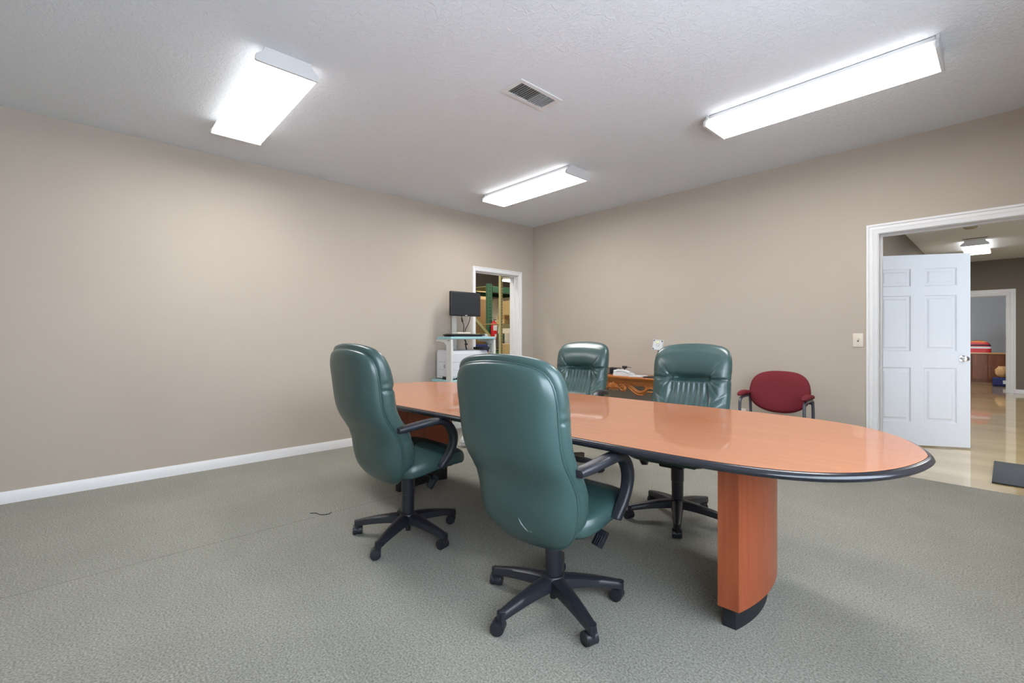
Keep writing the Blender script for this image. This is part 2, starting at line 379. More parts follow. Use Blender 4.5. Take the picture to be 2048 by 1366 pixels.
# ------------------------------------------------------------------ hall beyond the doorway
HX0, HX1, HY1 = -1.09, 1.6, 13.85
HD0, HD1 = 6.19, 7.12      # doorway in the hall wall behind the open door
FD0, FD1 = -0.95, -0.02    # far doorway (x)
b = MB(); b.box(HX0, HX1, YB+TH+0.03, 18.2, -0.1, -0.002); struct('floor_hall', b, 'hallfloor')
b = MB(); b.box(HX0-0.12, HX1+0.12, YB+TH, HY1+0.12, H, H+0.1); struct('ceiling_hall', b, 'ceiling')
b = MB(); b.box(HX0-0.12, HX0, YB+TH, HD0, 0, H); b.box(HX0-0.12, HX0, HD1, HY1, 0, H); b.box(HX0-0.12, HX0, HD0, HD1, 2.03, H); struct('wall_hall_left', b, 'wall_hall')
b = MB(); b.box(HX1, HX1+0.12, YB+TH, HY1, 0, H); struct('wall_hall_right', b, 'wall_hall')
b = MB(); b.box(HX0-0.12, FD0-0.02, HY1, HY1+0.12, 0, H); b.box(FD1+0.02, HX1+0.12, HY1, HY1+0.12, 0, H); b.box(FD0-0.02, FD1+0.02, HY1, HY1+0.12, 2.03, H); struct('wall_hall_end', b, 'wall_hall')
b = MB(); b.box(HX0-1.3, HX0-1.2, 5.6, 7.7, 0, H); b.box(HX0-1.2, HX0-0.12, 5.6, 5.7, 0, H); b.box(HX0-1.2, HX0-0.12, 7.6, 7.7, 0, H); struct('wall_side_room', b, 'wall_grey')
b = MB(); b.box(HX0-1.2, HX0-0.12, 5.7, 7.6, -0.1, -0.002); b.box(HX0-0.12, HX0, HD0, HD1, -0.1, -0.002); struct('floor_side_room', b, 'hallfloor')
b = MB(); b.box(HX0-1.2, HX0-0.12, 5.7, 7.6, H, H+0.1); struct('ceiling_side_room', b, 'ceiling')
b = MB(); b.box(-1.9, 1.0, 18.0, 18.1, 0, H); b.box(-1.9, -1.8, HY1+0.12, 18.0, 0, H); b.box(0.9, 1.0, HY1+0.12, 18.0, 0, H); struct('wall_far_room', b, 'wall_grey')
b = MB(); b.box(-1.9, 1.0, HY1+0.12, 18.1, H, H+0.1); struct('ceiling_far_room', b, 'ceiling')
b = MB(); b.box(-1.8, HX0, HY1, 18.0, -0.1, -0.002); struct('floor_far_room', b, 'hallfloor')
t3 = casing('trim_3', 'x', FD0, FD1, 2.0, HY1, -1, w=0.13, depth=0.12)
for z in (1.75, 1.05, 0.25):
    h = MB(); h.rbox(FD1-0.004, FD1+0.012, HY1+0.005, HY1+0.04, z, z+0.09, 0.001, 1); obj('hinge', h, 'chrome', t3)
casing('trim_4', 'y', HD0, HD1, 2.03, HX0, 1, w=0.057, depth=0.12)
baseboard('baseboard_hall_end', (FD1+0.13, HY1, 0), (HX1, HY1, 0), (0, -1, 0))
baseboard('baseboard_hall_left', (HX0, YB+TH, 0), (HX0, HD0-0.06, 0), (1, 0, 0))

# six panel door leaf, hinged at the hall wall and swung open
def six_panel_leaf(name, w, h, t=0.035):
    b = MB(); s = 0.115; mid = 0.115; pw = (w-2*s-mid)/2
    cols = [(s, s+pw), (s+pw+mid, w-s)]
    rows = [(0.255, 0.83), (1.00, 1.59), (1.685, 1.875)]
    zs = [0.012, 0.255, 0.83, 1.00, 1.59, 1.685, 1.875, h]
    for u0, u1 in ((0, s), (s+pw, s+pw+mid), (w-s, w)): b.box(u0, u1, -t/2, t/2, 0.012, h)
    for z0, z1 in ((0.012, 0.255), (0.83, 1.00), (1.59, 1.685), (1.875, h)):
        for u0, u1 in cols: b.box(u0, u1, -t/2, t/2, z0, z1)
    for u0, u1 in cols:
        for z0, z1 in rows:
            for sg in (1, -1):
                # sunk moulding then raised field
                loops = [(0, t/2), (0.012, t/2-0.009), (0.030, t/2-0.009), (0.048, t/2-0.002)]
                vs = []; fs = []
                for d, y in loops:
                    vs += [(u0+d, sg*y, z0+d), (u1-d, sg*y, z0+d), (u1-d, sg*y, z1-d), (u0+d, sg*y, z1-d)]
                for k in range(len(loops)-1):
                    for i in range(4): fs.append((k*4+i, k*4+(i+1) % 4, k*4+4+(i+1) % 4, k*4+4+i))
                k = (len(loops)-1)*4; fs.append((k, k+1, k+2, k+3))
                b.add(vs, fs)
    return b
d1 = struct('door_1', six_panel_leaf('door', 0.914, 2.018), 'doorw', angle=15)
ang = math.atan2(6.686-6.195, -0.266+1.045)
d1.location = (-1.045, 6.195, 0); d1.rotation_euler = (0, 0, ang)
k = MB()
for sg in (1, -1):
    mm = Matrix.Translation((0.914-0.065, 0, 0.93)) @ Matrix.Rotation(sg*PI/2, 4, 'X')
    k.lathe([(0.032, 0.017), (0.032, 0.022), (0.013, 0.026), (0.011, 0.045), (0.024, 0.055), (0.028, 0.068), (0.024, 0.08), (0.010, 0.085)], 20, mm)
obj('door_knob', k, 'chrome', d1)
h = MB()
for z in (0.2, 1.0, 1.8): h.cyl((0, 0, z), (0, 0, z+0.09), 0.008, 10)
obj('hinge', h, 'chrome', d1)

# ------------------------------------------------------------------ warehouse behind the other doorway
WX0 = -13.0
b = MB(); b.box(WX0, XL-TH, 1.5, 13.5, -0.1, -0.002); struct('floor_warehouse', b, 'conc')
b = MB(); b.box(WX0, XL-TH, 1.5, 13.5, 4.2, 4.3); struct('ceiling_warehouse', b, 'wall_ware')
b = MB(); b.box(WX0-0.1, WX0, 1.5, 13.5, 0, 4.2); b.box(WX0, XL-TH, 1.4, 1.5, 0, 4.2); b.box(WX0, XL-TH, 13.5, 13.6, 0, 4.2)
b.box(XL-TH-0.002, XL-TH, YB+TH, 13.5, 0, 4.2); b.box(XL-TH-0.002, XL-TH, 1.5, YB+TH, H+0.1, 4.2); struct('wall_warehouse', b, 'wall_ware')

# ------------------------------------------------------------------ ceiling lights
def ceiling_light(cx, cy, rz, label, lens='lens', group='wraparound ceiling lights'):
    t = thing('ceiling_light', label, 'light', (cx, cy, H), rz, group)
    L = 0.612; ht = 0.088
    b = MB()   # housing pan against the ceiling
    b.rbox(-L+0.01, L-0.01, -0.118, 0.118, -0.032, -0.004, 0.003, 1); obj('housing', b, 'whitemetal', t)
    # wraparound lens: a trough with rounded lower corners
    pr = [(-0.118, -0.026), (-0.140, -0.042), (-0.161, -0.060), (-0.165, -0.072), (-0.163, -0.083), (-0.155, -ht), (-0.07, -ht-0.001), (-0.012, -ht), (0, -ht+0.002), (0.012, -ht), (0.07, -ht-0.001), (0.155, -ht), (0.163, -0.083), (0.165, -0.072), (0.161, -0.060), (0.140, -0.042), (0.118, -0.026)]
    n = len(pr); xs = [-L+0.006 + (2*L-0.012)*i/16 for i in range(17)]
    b = MB(); b.add([(x, y, z) for x in xs for y, z in pr], [(i*n+q, i*n+q+1, i*n+n+q+1, i*n+n+q) for i in range(16) for q in range(n-1)])
    obj('lens', b, lens, t, 50)
    for sg in (-1, 1):
        b = MB()
        poly = [(-0.124, -0.002), (-0.128, -0.024), (-0.166, -0.056), (-0.169, -0.070), (-0.169, -0.086), (-0.163, -ht-0.004), (0.163, -ht-0.004), (0.169, -0.086), (0.169, -0.070), (0.166, -0.056), (0.128, -0.024), (0.124, -0.002)]
        mm = Matrix(((0, 0, 1, 0), (1, 0, 0, 0), (0, 1, 0, 0), (0, 0, 0, 1)))
        b.prism(poly, sg*L-0.007, sg*L+0.007, mm); obj('end_cap', b, 'whitemetal', t)
    return t
ceiling_light(-3.385, 0.838, 0, 'white wraparound ceiling light over the long beige wall and empty carpet')
ceiling_light(-3.365, 3.395, 0, 'white wraparound ceiling light closest to the corner of the room')
ceiling_light(-0.862, 3.405, 0, 'long white wraparound ceiling light above the wall with the big doorway')
ceiling_light(-0.375, 11.38, PI/2, 'white ceiling light in the hall seen above the open white door', 'lens_hall', 'hall ceiling lights')
ceiling_light(0.55, 7.5, PI/2, 'hall ceiling light hidden above the doorway head', 'lens_hall', 'hall ceiling lights')
t = thing('ceiling_light', 'ceiling light of the far room with dark wooden cabinet', 'light', (-0.3, 15.6, H), 0, 'far ceiling lights')
b = MB(); b.rbox(-0.6, 0.6, -0.15, 0.15, -0.08, -0.005, 0.01, 2); obj('lens', b, emit('far_lens', (1, 0.97, 0.92), 4.0), t)

# hall ceiling fittings
b = MB(); b.lathe([(0.075, 0), (0.075, -0.02), (0.06, -0.034), (0.03, -0.036)], 24)
o = obj('smoke_detector', b, mat('aged_plastic', (0.30, 0.27, 0.19), 0.6)); o.location = (-0.37, 9.36, H); tag(o, 'round olive smoke detector on the hall ceiling', 'smoke detector')
b = MB(); b.box(-0.15, 0.15, -0.012, 0.012, -0.004, 0)
for q in range(5): b.box(-0.14, 0.14, -0.010+q*0.004, -0.009+q*0.004, -0.008, -0.004)
o = obj('air_vent', b, 'ventdark'); o.location = (-0.365, 10.54, H-0.001); tag(o, 'dark slot air diffuser on the hall ceiling before the light', 'vent')

# ceiling vent
t = thing('ceiling_vent', 'white slatted air register on the ceiling between the lights', 'vent', (-2.132, 2.155, H), 0)
b = MB()
vo, vi = (0.098, 0.192), (0.066, 0.158)
for x0, x1, y0, y1 in ((-vo[0], -vi[0], -vo[1], vo[1]), (vi[0], vo[0], -vo[1], vo[1]), (-vi[0], vi[0], -vo[1], -vi[1]), (-vi[0], vi[0], vi[1], vo[1])):
    b.rbox(x0, x1, y0, y1, -0.009, -0.001, 0.002, 1)
obj('frame', b, 'vent', t)
b = MB(); b.box(-vi[0], vi[0], -vi[1], vi[1], -0.0015, -0.0005); obj('duct_opening', b, 'ventdark', t)
for q in range(17):
    y = -vi[1] + 0.010 + q*(2*vi[1]-0.02)/16; s = MB()
    mm = Matrix.Translation((0, y, -0.0075)) @ Matrix.Rotation(math.radians(52 if q < 9 else 72), 4, 'X')
    s.box(-vi[0], vi[0], -0.0065, 0.0065, -0.0006, 0.0006, mm); obj('slat', s, 'vent', t)

# ------------------------------------------------------------------ conference table
TCX, TCY, TANG, TA, TB = -1.9394, 2.0119, 0.0735, 1.756, 0.5956
TN, TM, TZ = 9.352, 1.4747, 0.745
def table_outline(off=0.0, N=120):
    pts = []
    for i in range(N):
        th = PI*(i+0.0)/(N-1)
        u = TA*math.cos(th) if abs(math.cos(th)) < 1 else TA*math.cos(th)
        w = TB*max(1-abs(u/TA)**TN, 0)**(1/TM); pts.append((u, w))
    # equalise spacing near the ends by resampling on arclength
    full = pts + [(u, -w) for u, w in pts[::-1][1:-1]]
    d = [0]
    for (a, b_), (c, e) in zip(full, full[1:] + full[:1]): d.append(d[-1] + math.hypot(c-a, e-b_))
    K = 200; out = []; j = 0
    for q in range(K):
        s = d[-1]*q/K
        while d[j+1] < s: j += 1
        f = (s-d[j])/max(d[j+1]-d[j], 1e-9); a = full[j]; c = full[(j+1) % len(full)]
        out.append((a[0]+(c[0]-a[0])*f, a[1]+(c[1]-a[1])*f))
    if off:
        n = len(out); res = []
        for i in range(n):
            p, q = Vector(out[i-1]), Vector(out[(i+1) % n]); t_ = (q-p).normalized(); nn = Vector((-t_.y, t_.x))
            res.append((out[i][0]+nn.x*off, out[i][1]+nn.y*off))
        out = res
    return out
tb = thing('conference_table', 'long oval cherry conference table with black bullnose edge on two pedestals', 'table', (TCX, TCY, 0), TANG)
OUT = table_outline()
b = MB()
o2 = table_outline(0.003)
n = len(OUT)
rings = [(OUT, TZ-0.026), (OUT, TZ-0.0012), (table_outline(0.0015), TZ), ]
vs = []
for r, z in rings: vs += [(x, y, z) for x, y in r]
fs = [(k*n+i, k*n+(i+1) % n, k*n+n+(i+1) % n, k*n+n+i) for k in range(2) for i in range(n)] + [tuple(range(2*n, 3*n)), tuple(range(n-1, -1, -1))]
b.add(vs, fs); top = obj('tabletop', b, 'cherry', tb)
# moulded edge: small step, then half round
b = MB(); pr = [(0.0, TZ-0.001), (-0.003, TZ-0.003), (-0.005, TZ-0.0035), (-0.012, TZ-0.0055), (-0.017, TZ-0.010), (-0.0195, TZ-0.016), (-0.0185, TZ-0.022), (-0.014, TZ-0.027), (-0.006, TZ-0.0295), (0.03, TZ-0.0295)]
vs = []
for off, z in pr: vs += [(x, y, z) for x, y in table_outline(off)]
b.add(vs, [(k*n+i, k*n+(i+1) % n, k*n+n+(i+1) % n, k*n+n+i) for k in range(len(pr)-1) for i in range(n)])
obj('edge_moulding', b, 'blackgloss', tb, 60)
b = MB(); o3 = table_outline(0.03); b.add([(x, y, TZ-0.029) for x, y in o3], [tuple(range(n))]); obj('underside', b, 'black', tb)
def arc_panel(cx, sgn, half, sag, thick, z0, z1, N=24):
    """bent panel standing across the table, bowed outward (sgn)"""
    out = []; inn = []
    for i in range(N+1):
        v = -half + 2*half*i/N; k = 1-(v/half)**2
        out.append((cx + sgn*(sag*k + thick/2), v)); inn.append((cx + sgn*(sag*k - thick/2), v))
    b = MB(); b.prism(out + inn[::-1], z0, z1); return b
for cx, sgn in ((1.185, 1), (-1.185, -1)):
    pd = obj('pedestal', arc_panel(cx, sgn, 0.275, 0.045, 0.078, 0.10, TZ-0.029), 'cherryv', tb)
    obj('plinth', arc_panel(cx-sgn*0.012, sgn, 0.225, 0.036, 0.05, 0.0, 0.10), 'black', pd)
    f = MB(); f.prism([(cx-0.20, -0.22), (cx+0.20, -0.22), (cx+0.20, 0.22), (cx-0.20, 0.22)], TZ-0.045, TZ-0.029); obj('mounting_plate', f, 'black', pd)

# ------------------------------------------------------------------ executive chairs (local: x right, y forward)
SPINE = smooth_interp([(0.33, -0.160), (0.42, -0.186), (0.50, -0.196), (0.58, -0.211), (0.655, -0.250), (0.70, -0.281), (0.75, -0.305), (0.80, -0.318), (0.86, -0.327), (0.932, -0.337), (1.02, -0.357), (1.08, -0.380), (1.13, -0.405)])
def spine(z): return interp(z, SPINE)
HWID = smooth_interp([(0.34, 0.225), (0.45, 0.246), (0.56, 0.252), (0.66, 0.252), (0.76, 0.250), (0.86, 0.250), (0.96, 0.253), (1.06, 0.253), (1.14, 0.250)])
ZB, ZT = 0.375, 1.105
def bpos(s, t, sc=1.0, zb=ZB, zt=ZT, wf=1.0):
    """point of the back outline family -> (X, Z, m)"""
    m = max(abs(s), abs(t))
    if m < 1e-6: return 0.0, (zb+zt)/2, 0.0
    a, c = s/m, t/m; n = 8.0 if c > 0 else 6.0
    q = (abs(a)**n + abs(c)**n)**(-1/n); ox, oz = a*q, c*q
    hh = (zt-zb)/2
    crown = 0.085 if oz > 0 else 0.08
    Z = (zb+zt)/2 + m*sc*oz*hh*(1 - crown*(ox*m)**2)
    X = m*sc*ox*interp(Z, HWID)*wf
    return X, Z, m
SHELL = dict(zb=0.338, zt=1.082, wf=0.955)
def wrap(X): return 0.022*(X/0.25)**2
def grid_idx(N, Mx): return [(i*(Mx+1)+j, i*(Mx+1)+j+1, (i+1)*(Mx+1)+j+1, (i+1)*(Mx+1)+j) for i in range(N) for j in range(Mx)]
def gauss(x, w): return math.exp(-(x/w)**2)
def sstep(a, c, x):
    t = min(1, max(0, (x-a)/(c-a))); return t*t*(3-2*t)
def cushion_detail(X, Z):
    f = 0.0; ax = abs(X)
    lat = 1 - min(1, (ax/0.262))**4
    # head roll and lumbar roll
    cen = 1-sstep(0.05, 0.22, ax)
    f += 0.026*(cen*math.sin(PI*min(1, max(0, (Z-0.878)/0.222)))**0.7 + (1-cen)*math.sin(PI*min(1, max(0, (Z-0.74)/0.36)))**1.3)*lat
    f += 0.022*gauss(Z-0.68, 0.11)*lat
    f += 0.010*gauss(ax-0.175, 0.045)*sstep(0.55, 0.66, Z)*(1-sstep(0.82, 0.88, Z))
    # deep gathered crease
    zc = 0.878 - 0.02*(ax/0.25)**2*0
    f -= 0.040*gauss(Z-zc, 0.014 + 0.010*(1 if Z > zc else 0))*(1-sstep(0.08, 0.15, ax))
    f -= 0.012*gauss(Z-zc, 0.0085)*sstep(0.09, 0.13, ax)
    # folds fanning from the crease ends
    for sx in (-1, 1):
        dx, dz = (X-sx*0.115)*sx, Z-zc; r = math.hypot(dx, dz); th = math.atan2(dz, dx)
        for a0, amp, ln in ((0.95, 0.013, 0.085), (0.45, 0.008, 0.07), (1.35, 0.006, 0.06), (-0.5, 0.010, 0.07), (-0.95, 0.009, 0.085)):
            d = th-a0
            f -= amp*gauss(d*r, 0.006)*math.exp(-(r/ln)**2)*(1 if r > 0.004 else 0)*sstep(0.0, 0.012, r)
    # vertical gathers in the middle panel
    win = sstep(0.64, 0.72, Z)*(1-sstep(0.845, 0.872, Z))*(1-sstep(0.10, 0.125, ax))
    f += 0.0042*win*math.sin(2*PI*X/0.037 + 2.2*math.sin(9*X) + 3*(Z-0.75))
    # groove between middle panel and side bolsters
    xc = 0.112 + 0.025*sstep(0.86, 0.62, Z)
    f -= 0.010*gauss(ax-xc, 0.009)*sstep(0.52, 0.62, Z)*(1-sstep(0.85, 0.88, Z))
    # seam across the bottom panel
    f -= 0.006*gauss(Z-0.60, 0.007)
    # drag folds from bolsters to the side seam
    for sl, z0 in ((0.75, 0.66), (0.8, 0.71)):
        f -= 0.006*gauss(Z-(z0+sl*(ax-0.14)), 0.008)*sstep(0.13, 0.17, ax)*(1-sstep(0.22, 0.25, ax))*(1 if X < 0 else 0.6)
    return f
def back_cushion():
    b = MB(); N, Mx = 110, 76; vs = []
    for i in range(N+1):
        t = -1 + 2*i/N
        for j in range(Mx+1):
            s = -1 + 2*j/Mx
            X, Z, m = bpos(s, t, sc=0.985)
            edge = 1 - m**6
            puff = 0.034*(max(0, 1-m**3.2))**0.55
            y = spine(Z) + wrap(X) + 0.062 + puff + cushion_detail(X, Z)*min(1, (1-m)*9)
            vs.append((X, y, Z))
    b.add(vs, grid_idx(N, Mx))
    # side walls: rim, swell, deep groove against the shell
    per = []
    for j in range(Mx): per.append((-1 + 2*j/Mx, -1))
    for i in range(N): per.append((1, -1 + 2*i/N))
    for j in range(Mx): per.append((1 - 2*j/Mx, 1))
    for i in range(N): per.append((-1, 1 - 2*i/N))
    rings = [(0.985, 0.062), (1.0, 0.055), (1.012, 0.043), (1.013, 0.028), (1.002, 0.013), (0.975, 0.004), (0.94, 0.0)]
    vs = []; k = len(per)
    for sc, dy in rings:
        for s, t in per:
            X, Z, m = bpos(s, t, sc=sc)
            seam = 0.006*gauss(Z-0.872, 0.008) + 0.003*gauss(Z-0.60, 0.008) + 0.002*gauss(Z-0.905, 0.012)
            X2 = X*(1 - seam*4*(1 if 0.01 < dy < 0.06 else 0))
            vs.append((X2, spine(Z) + wrap(X) + dy, Z))
    b.add(vs, [(r*k+i, r*k+(i+1) % k, r*k+k+(i+1) % k, r*k+k+i) for r in range(len(rings)-1) for i in range(k)])
    bm = bmesh.new()
    me = bpy.data.meshes.new('tmp'); me.from_pydata(b.v, [], b.f); bm.from_mesh(me); bpy.data.meshes.remove(me)
    bmesh.ops.remove_doubles(bm, verts=bm.verts[:], dist=0.0002)
    c = MB(); c.bm(bm); return c
def back_shell():
    b = MB(); N, Mx = 60, 44; vs = []
    for face in (0, 1):
        for i in range(N+1):
            t = -1 + 2*i/N; t = math.copysign(1-(1-abs(t))**1.35, t)
            for j in range(Mx+1):
                s = -1 + 2*j/Mx; s = math.copysign(1-(1-abs(s))**1.35, s)
                X, Z, m = bpos(s, t, **SHELL)
                y = spine(Z) + wrap(X)
                if face == 0:
                    low = 0.016*gauss(Z-0.50, 0.13)
                    y -= (0.058 + low)*(max(0, 1-m**7))**0.5*(0.68 + 0.32*max(0, 1-m*m)**0.5) + 0.004
                    # crease where the lower back breaks, fading inward
                    y += 0.007*gauss(Z-0.640+0.02*(abs(X)/0.24), 0.010)*sstep(0.12, 0.22, abs(X))*(1-m**8)
                else: y += 0.001
                vs.append((X, y, Z))
    q = (N+1)*(Mx+1)
    b.add(vs, grid_idx(N, Mx) + [tuple(q+i for i in f[::-1]) for f in grid_idx(N, Mx)])
    bm = bmesh.new()
    # rim between the two faces
    per = [(0, j) for j in range(Mx)] + [(i, Mx) for i in range(N)] + [(N, Mx-j) for j in range(Mx)] + [(N-i, 0) for i in range(N)]
    ids = [i*(Mx+1)+j for i, j in per]; k = len(ids)
    b.f += [(ids[i], ids[(i+1) % k], q+ids[(i+1) % k], q+ids[i]) for i in range(k)]
    return b
def back_welt():
    pts = []
    K = 120
    for q in range(K):
        a = 2*PI*q/K; s, t = math.cos(a), math.sin(a); mm = max(abs(s), abs(t)); X, Z, m = bpos(s/mm, t/mm, **SHELL)
        pts.append((X, spine(Z)+wrap(X)-0.003, Z))
    b = MB(); b.tube(pts, 0.0042, 8, closed=True); return b
def seat_pos(s, t, sc=1.0):
    m = max(abs(s), abs(t))
    if m < 1e-6: return 0.0, 0.042, 0.0
    a, c = s/m, t/m; n = 4.5
    q = (abs(a)**n + abs(c)**n)**(-1/n)
    y = 0.042 + m*sc*c*q*0.218
    hw = 0.258 + 0.010*sstep(-0.2, 0.2, y)
    return m*sc*a*q*hw, y, m
def seat_mesh():
    b = MB(); N, Mx = 60, 60; vs = []
    def ztop(x, y, m):
        z = interp(y, [(-0.25, 0.448), (-0.13, 0.457), (0.0, 0.478), (0.12, 0.492), (0.19, 0.490), (0.26, 0.470)])
        z += 0.022*(max(0, 1-m**3))**0.6
        dx, dy = x, y-0.0
        r = math.hypot(dx, dy)
        z -= 0.014*gauss(r, 0.035)
        for a0 in (0.15, PI-0.15, PI/2+0.25, -PI/2):
            d = math.atan2(dy, dx)-a0; d = (d+PI) % (2*PI)-PI
            z -= 0.005*gauss(d*r, 0.012)*math.exp(-(r/0.13)**2)*sstep(0, 0.02, r)
        return z
    for i in range(N+1):
        t = -1 + 2*i/N
        for j in range(Mx+1):
            s = -1 + 2*j/Mx; x, y, m = seat_pos(s, t, 0.97)
            vs.append((x, y, ztop(x, y, m)))
    b.add(vs, grid_idx(N, Mx))
    per = [(-1 + 2*j/Mx, -1) for j in range(Mx)] + [(1, -1 + 2*i/N) for i in range(N)] + [(1 - 2*j/Mx, 1) for j in range(Mx)] + [(-1, 1 - 2*i/N) for i in range(N)]
    k = len(per); vs = []
    rings = [(0.97, 0.0), (0.985, -0.006), (0.988, -0.010), (1.004, -0.018), (1.012, -0.036), (1.0, -0.056), (0.965, -0.068), (0.6, -0.072), (0.0, -0.072)]
    for sc, dz in rings:
        for s, t in per:
            x, y, m = seat_pos(s, t, sc); xe, ye, _ = seat_pos(s, t, 0.97)
            vs.append((x, y, ztop(xe, ye, 1.0) + dz))
    b.add(vs, [(r*k+i, r*k+(i+1) % k, r*k+k+(i+1) % k, r*k+k+i) for r in range(len(rings)-1) for i in range(k)])
    bm = bmesh.new(); me = bpy.data.meshes.new('tmp'); me.from_pydata(b.v, [], b.f); bm.from_mesh(me); bpy.data.meshes.remove(me)
    bmesh.ops.remove_doubles(bm, verts=bm.verts[:], dist=0.0003)
    c = MB(); c.bm(bm); return c
def arm_mesh(sx):
    P = catmull([(0.258, -0.222, 0.664), (0.280, -0.16, 0.677), (0.296, -0.07, 0.690), (0.298, 0.005, 0.690), (0.298, 0.062, 0.666), (0.297, 0.098, 0.615), (0.295, 0.102, 0.560), (0.290, 0.078, 0.500), (0.282, 0.040, 0.448), (0.279, 0.030, 0.432)], 6)
    P = [Vector((sx*p.x, p.y, p.z)) for p in P]; n = len(P); vs = []
    sec = rrect(0.054, 0.034, 0.013, 3); k = len(sec)
    for i, p in enumerate(P):
        t = (P[min(i+1, n-1)]-P[max(i-1, 0)]).normalized(); t.x = 0; t.normalize()
        nrm = Vector((0, -t.z, t.y)); f = i/(n-1)
        w = 1.0 - 0.18*sstep(0.45, 0.9, f); th = 1.0 + 0.10*math.sin(PI*f) 
        if f < 0.02: w *= 0.96; th *= 0.9
        vs += [p + Vector((a*w, 0, 0)) + nrm*(c*th) for a, c in sec]
    b = MB(); b.add(vs, [(i*k+q, i*k+(q+1) % k, (i+1)*k+(q+1) % k, (i+1)*k+q) for i in range(n-1) for q in range(k)] + [tuple(range(k)), tuple((n-1)*k+q for q in range(k))])
    # fixing bolt boss at the seat side
    b.cyl((sx*0.245, 0.060, 0.440), (sx*0.281, 0.060, 0.440), 0.013, 14)
    return b
STAR_R = 0.295
def star_base(a0):
    b = MB()
    b.lathe([(0.030, 0.070), (0.047, 0.078), (0.052, 0.100), (0.050, 0.126), (0.044, 0.134), (0.030, 0.136)], 28)
    for q in range(5):
        a = a0 + q*2*PI/5; d = Vector((math.cos(a), math.sin(a), 0))
        sd = Vector((-d.y, d.x, 0)); vs = []; K = 14
        for i in range(K+1):
            f = i/K; r = 0.025 + (STAR_R-0.025+0.012)*f
            zt = 0.131 - 0.044*f**1.6 ; hgt = 0.048 - 0.018*f
            w = 0.036*(1-f) + 0.0185*f
            if f > 0.95: w *= 0.8
            zb = zt-hgt
            for u, z in ((-w*1.05, zb), (-w*1.02, zb+0.012), (-w*0.9, zt-0.008), (-w*0.55, zt-0.001), (0, zt+0.001), (w*0.55, zt-0.001), (w*0.9, zt-0.008), (w*1.02, zb+0.012), (w*1.05, zb)):
                vs.append(d*r + sd*u + Vector((0, 0, z)))
        k = 9
        b.add(vs, [(i*k+p_, i*k+(p_+1) % k, (i+1)*k+(p_+1) % k, (i+1)*k+p_) for i in range(K) for p_ in range(k)] + [tuple(range(k)), tuple(K*k+p_ for p_ in range(k))])
        c = d*STAR_R; b.lathe([(0.0165, 0.050), (0.0175, 0.058), (0.0185, 0.086)], 16, Matrix.Translation(c))
    return b
def caster_parts(root, a, yaw):
    c = Vector((math.cos(a), math.sin(a), 0))*STAR_R
    tr = Vector((-math.sin(yaw), math.cos(yaw), 0))     # trail direction
    ax = Vector((math.cos(yaw), math.sin(yaw), 0))      # axle direction
    cc = c + tr*0.014 + Vector((0, 0, 0.026))
    b = MB()
    # hood: quarter drum over the wheels plus stem
    R = 0.028; vs = []; K = 12; hw = 0.0235
    for i in range(K+1):
        th = math.radians(-35 + 205*i/K)
        for rr in (R, R-0.004):
            for w in (-hw, hw): vs.append(cc + ax*w + tr*(-math.cos(th)*rr) + Vector((0, 0, math.sin(th)*rr)))
    b.add(vs, [f for i in range(K) for f in ((i*4, i*4+1, i*4+5, i*4+4), (i*4+2, i*4+6, i*4+7, i*4+3), (i*4, i*4+4, i*4+6, i*4+2), (i*4+1, i*4+3, i*4+7, i*4+5))] + [(0, 2, 3, 1), (K*4, K*4+1, K*4+3, K*4+2)])
    b.cyl(c + Vector((0, 0, 0.030)), c + Vector((0, 0, 0.060)), 0.013, 14)
    b.cyl(cc - ax*0.004, cc + ax*0.004, 0.022, 16)
    h = obj('caster', b, 'plastic', root)
    for sg in (-1, 1):
        w = MB(); q = ax.to_track_quat('Z', 'Y').to_matrix().to_4x4(); q.translation = cc
        lo, hi = (0.004, 0.027) if sg > 0 else (-0.027, -0.004)
        pr = [(0.012, lo), (0.0255, lo+0.001), (0.0262, lo+0.004), (0.0262, hi-0.004), (0.0245, hi-0.0005), (0.012, hi)]
        w.lathe(pr, 24, q); obj('wheel', w, 'plastic', h)
def make_chair(label, a0, yaws):
    t = thing('office_chair', label, 'chair', (0, 0, 0), 0, 'green leather office chairs')
    bc = obj('backrest', back_cushion(), 'leather', t, 60)
    sh = obj('back_shell', back_shell(), 'leather', t, 60)
    obj('welt', back_welt(), 'leather', sh)
    obj('seat', seat_mesh(), 'leather', t, 60)
    for sx in (-1, 1): obj('armrest', arm_mesh(sx), 'plastic', t, 50)
    b = MB(); b.rbox(-0.17, 0.17, -0.12, 0.20, 0.388, 0.414, 0.006, 1); b.rbox(-0.075, 0.075, -0.12, 0.13, 0.350, 0.395, 0.012, 2); obj('seat_mechanism', b, 'plastic', t)
    b = MB(); b.cyl((0.07, 0.02, 0.372), (0.20, 0.03, 0.368), 0.006, 10)
    mm = Matrix.Translation((0.222, 0.02, 0.352)) @ Matrix.Rotation(math.radians(-32), 4, 'X') @ Matrix.Rotation(math.radians(12), 4, 'Y')
    b.rbox(-0.022, 0.022, -0.012, 0.012, -0.045, 0.024, 0.004, 2, mm)
    for q in (-0.009, 0, 0.009): b.rbox(q-0.002, q+0.002, -0.0145, 0.0145, -0.04, 0.0, 0.001, 1, mm)
    obj('tilt_lever', b, 'blackgloss', t)
    b = MB(); b.lathe([(0.030, 0.126), (0.0345, 0.130), (0.0355, 0.20), (0.0355, 0.245), (0.0385, 0.247), (0.0385, 0.36), (0.034, 0.365)], 28)
    b.lathe([(0.014, 0.030), (0.0155, 0.032), (0.0155, 0.075)], 18); obj('gas_column', b, 'plastic', t)
    obj('star_base', star_base(a0), 'plastic', t, 40)
    for q in range(5): caster_parts(t, a0 + q*2*PI/5, yaws[q])
    return t
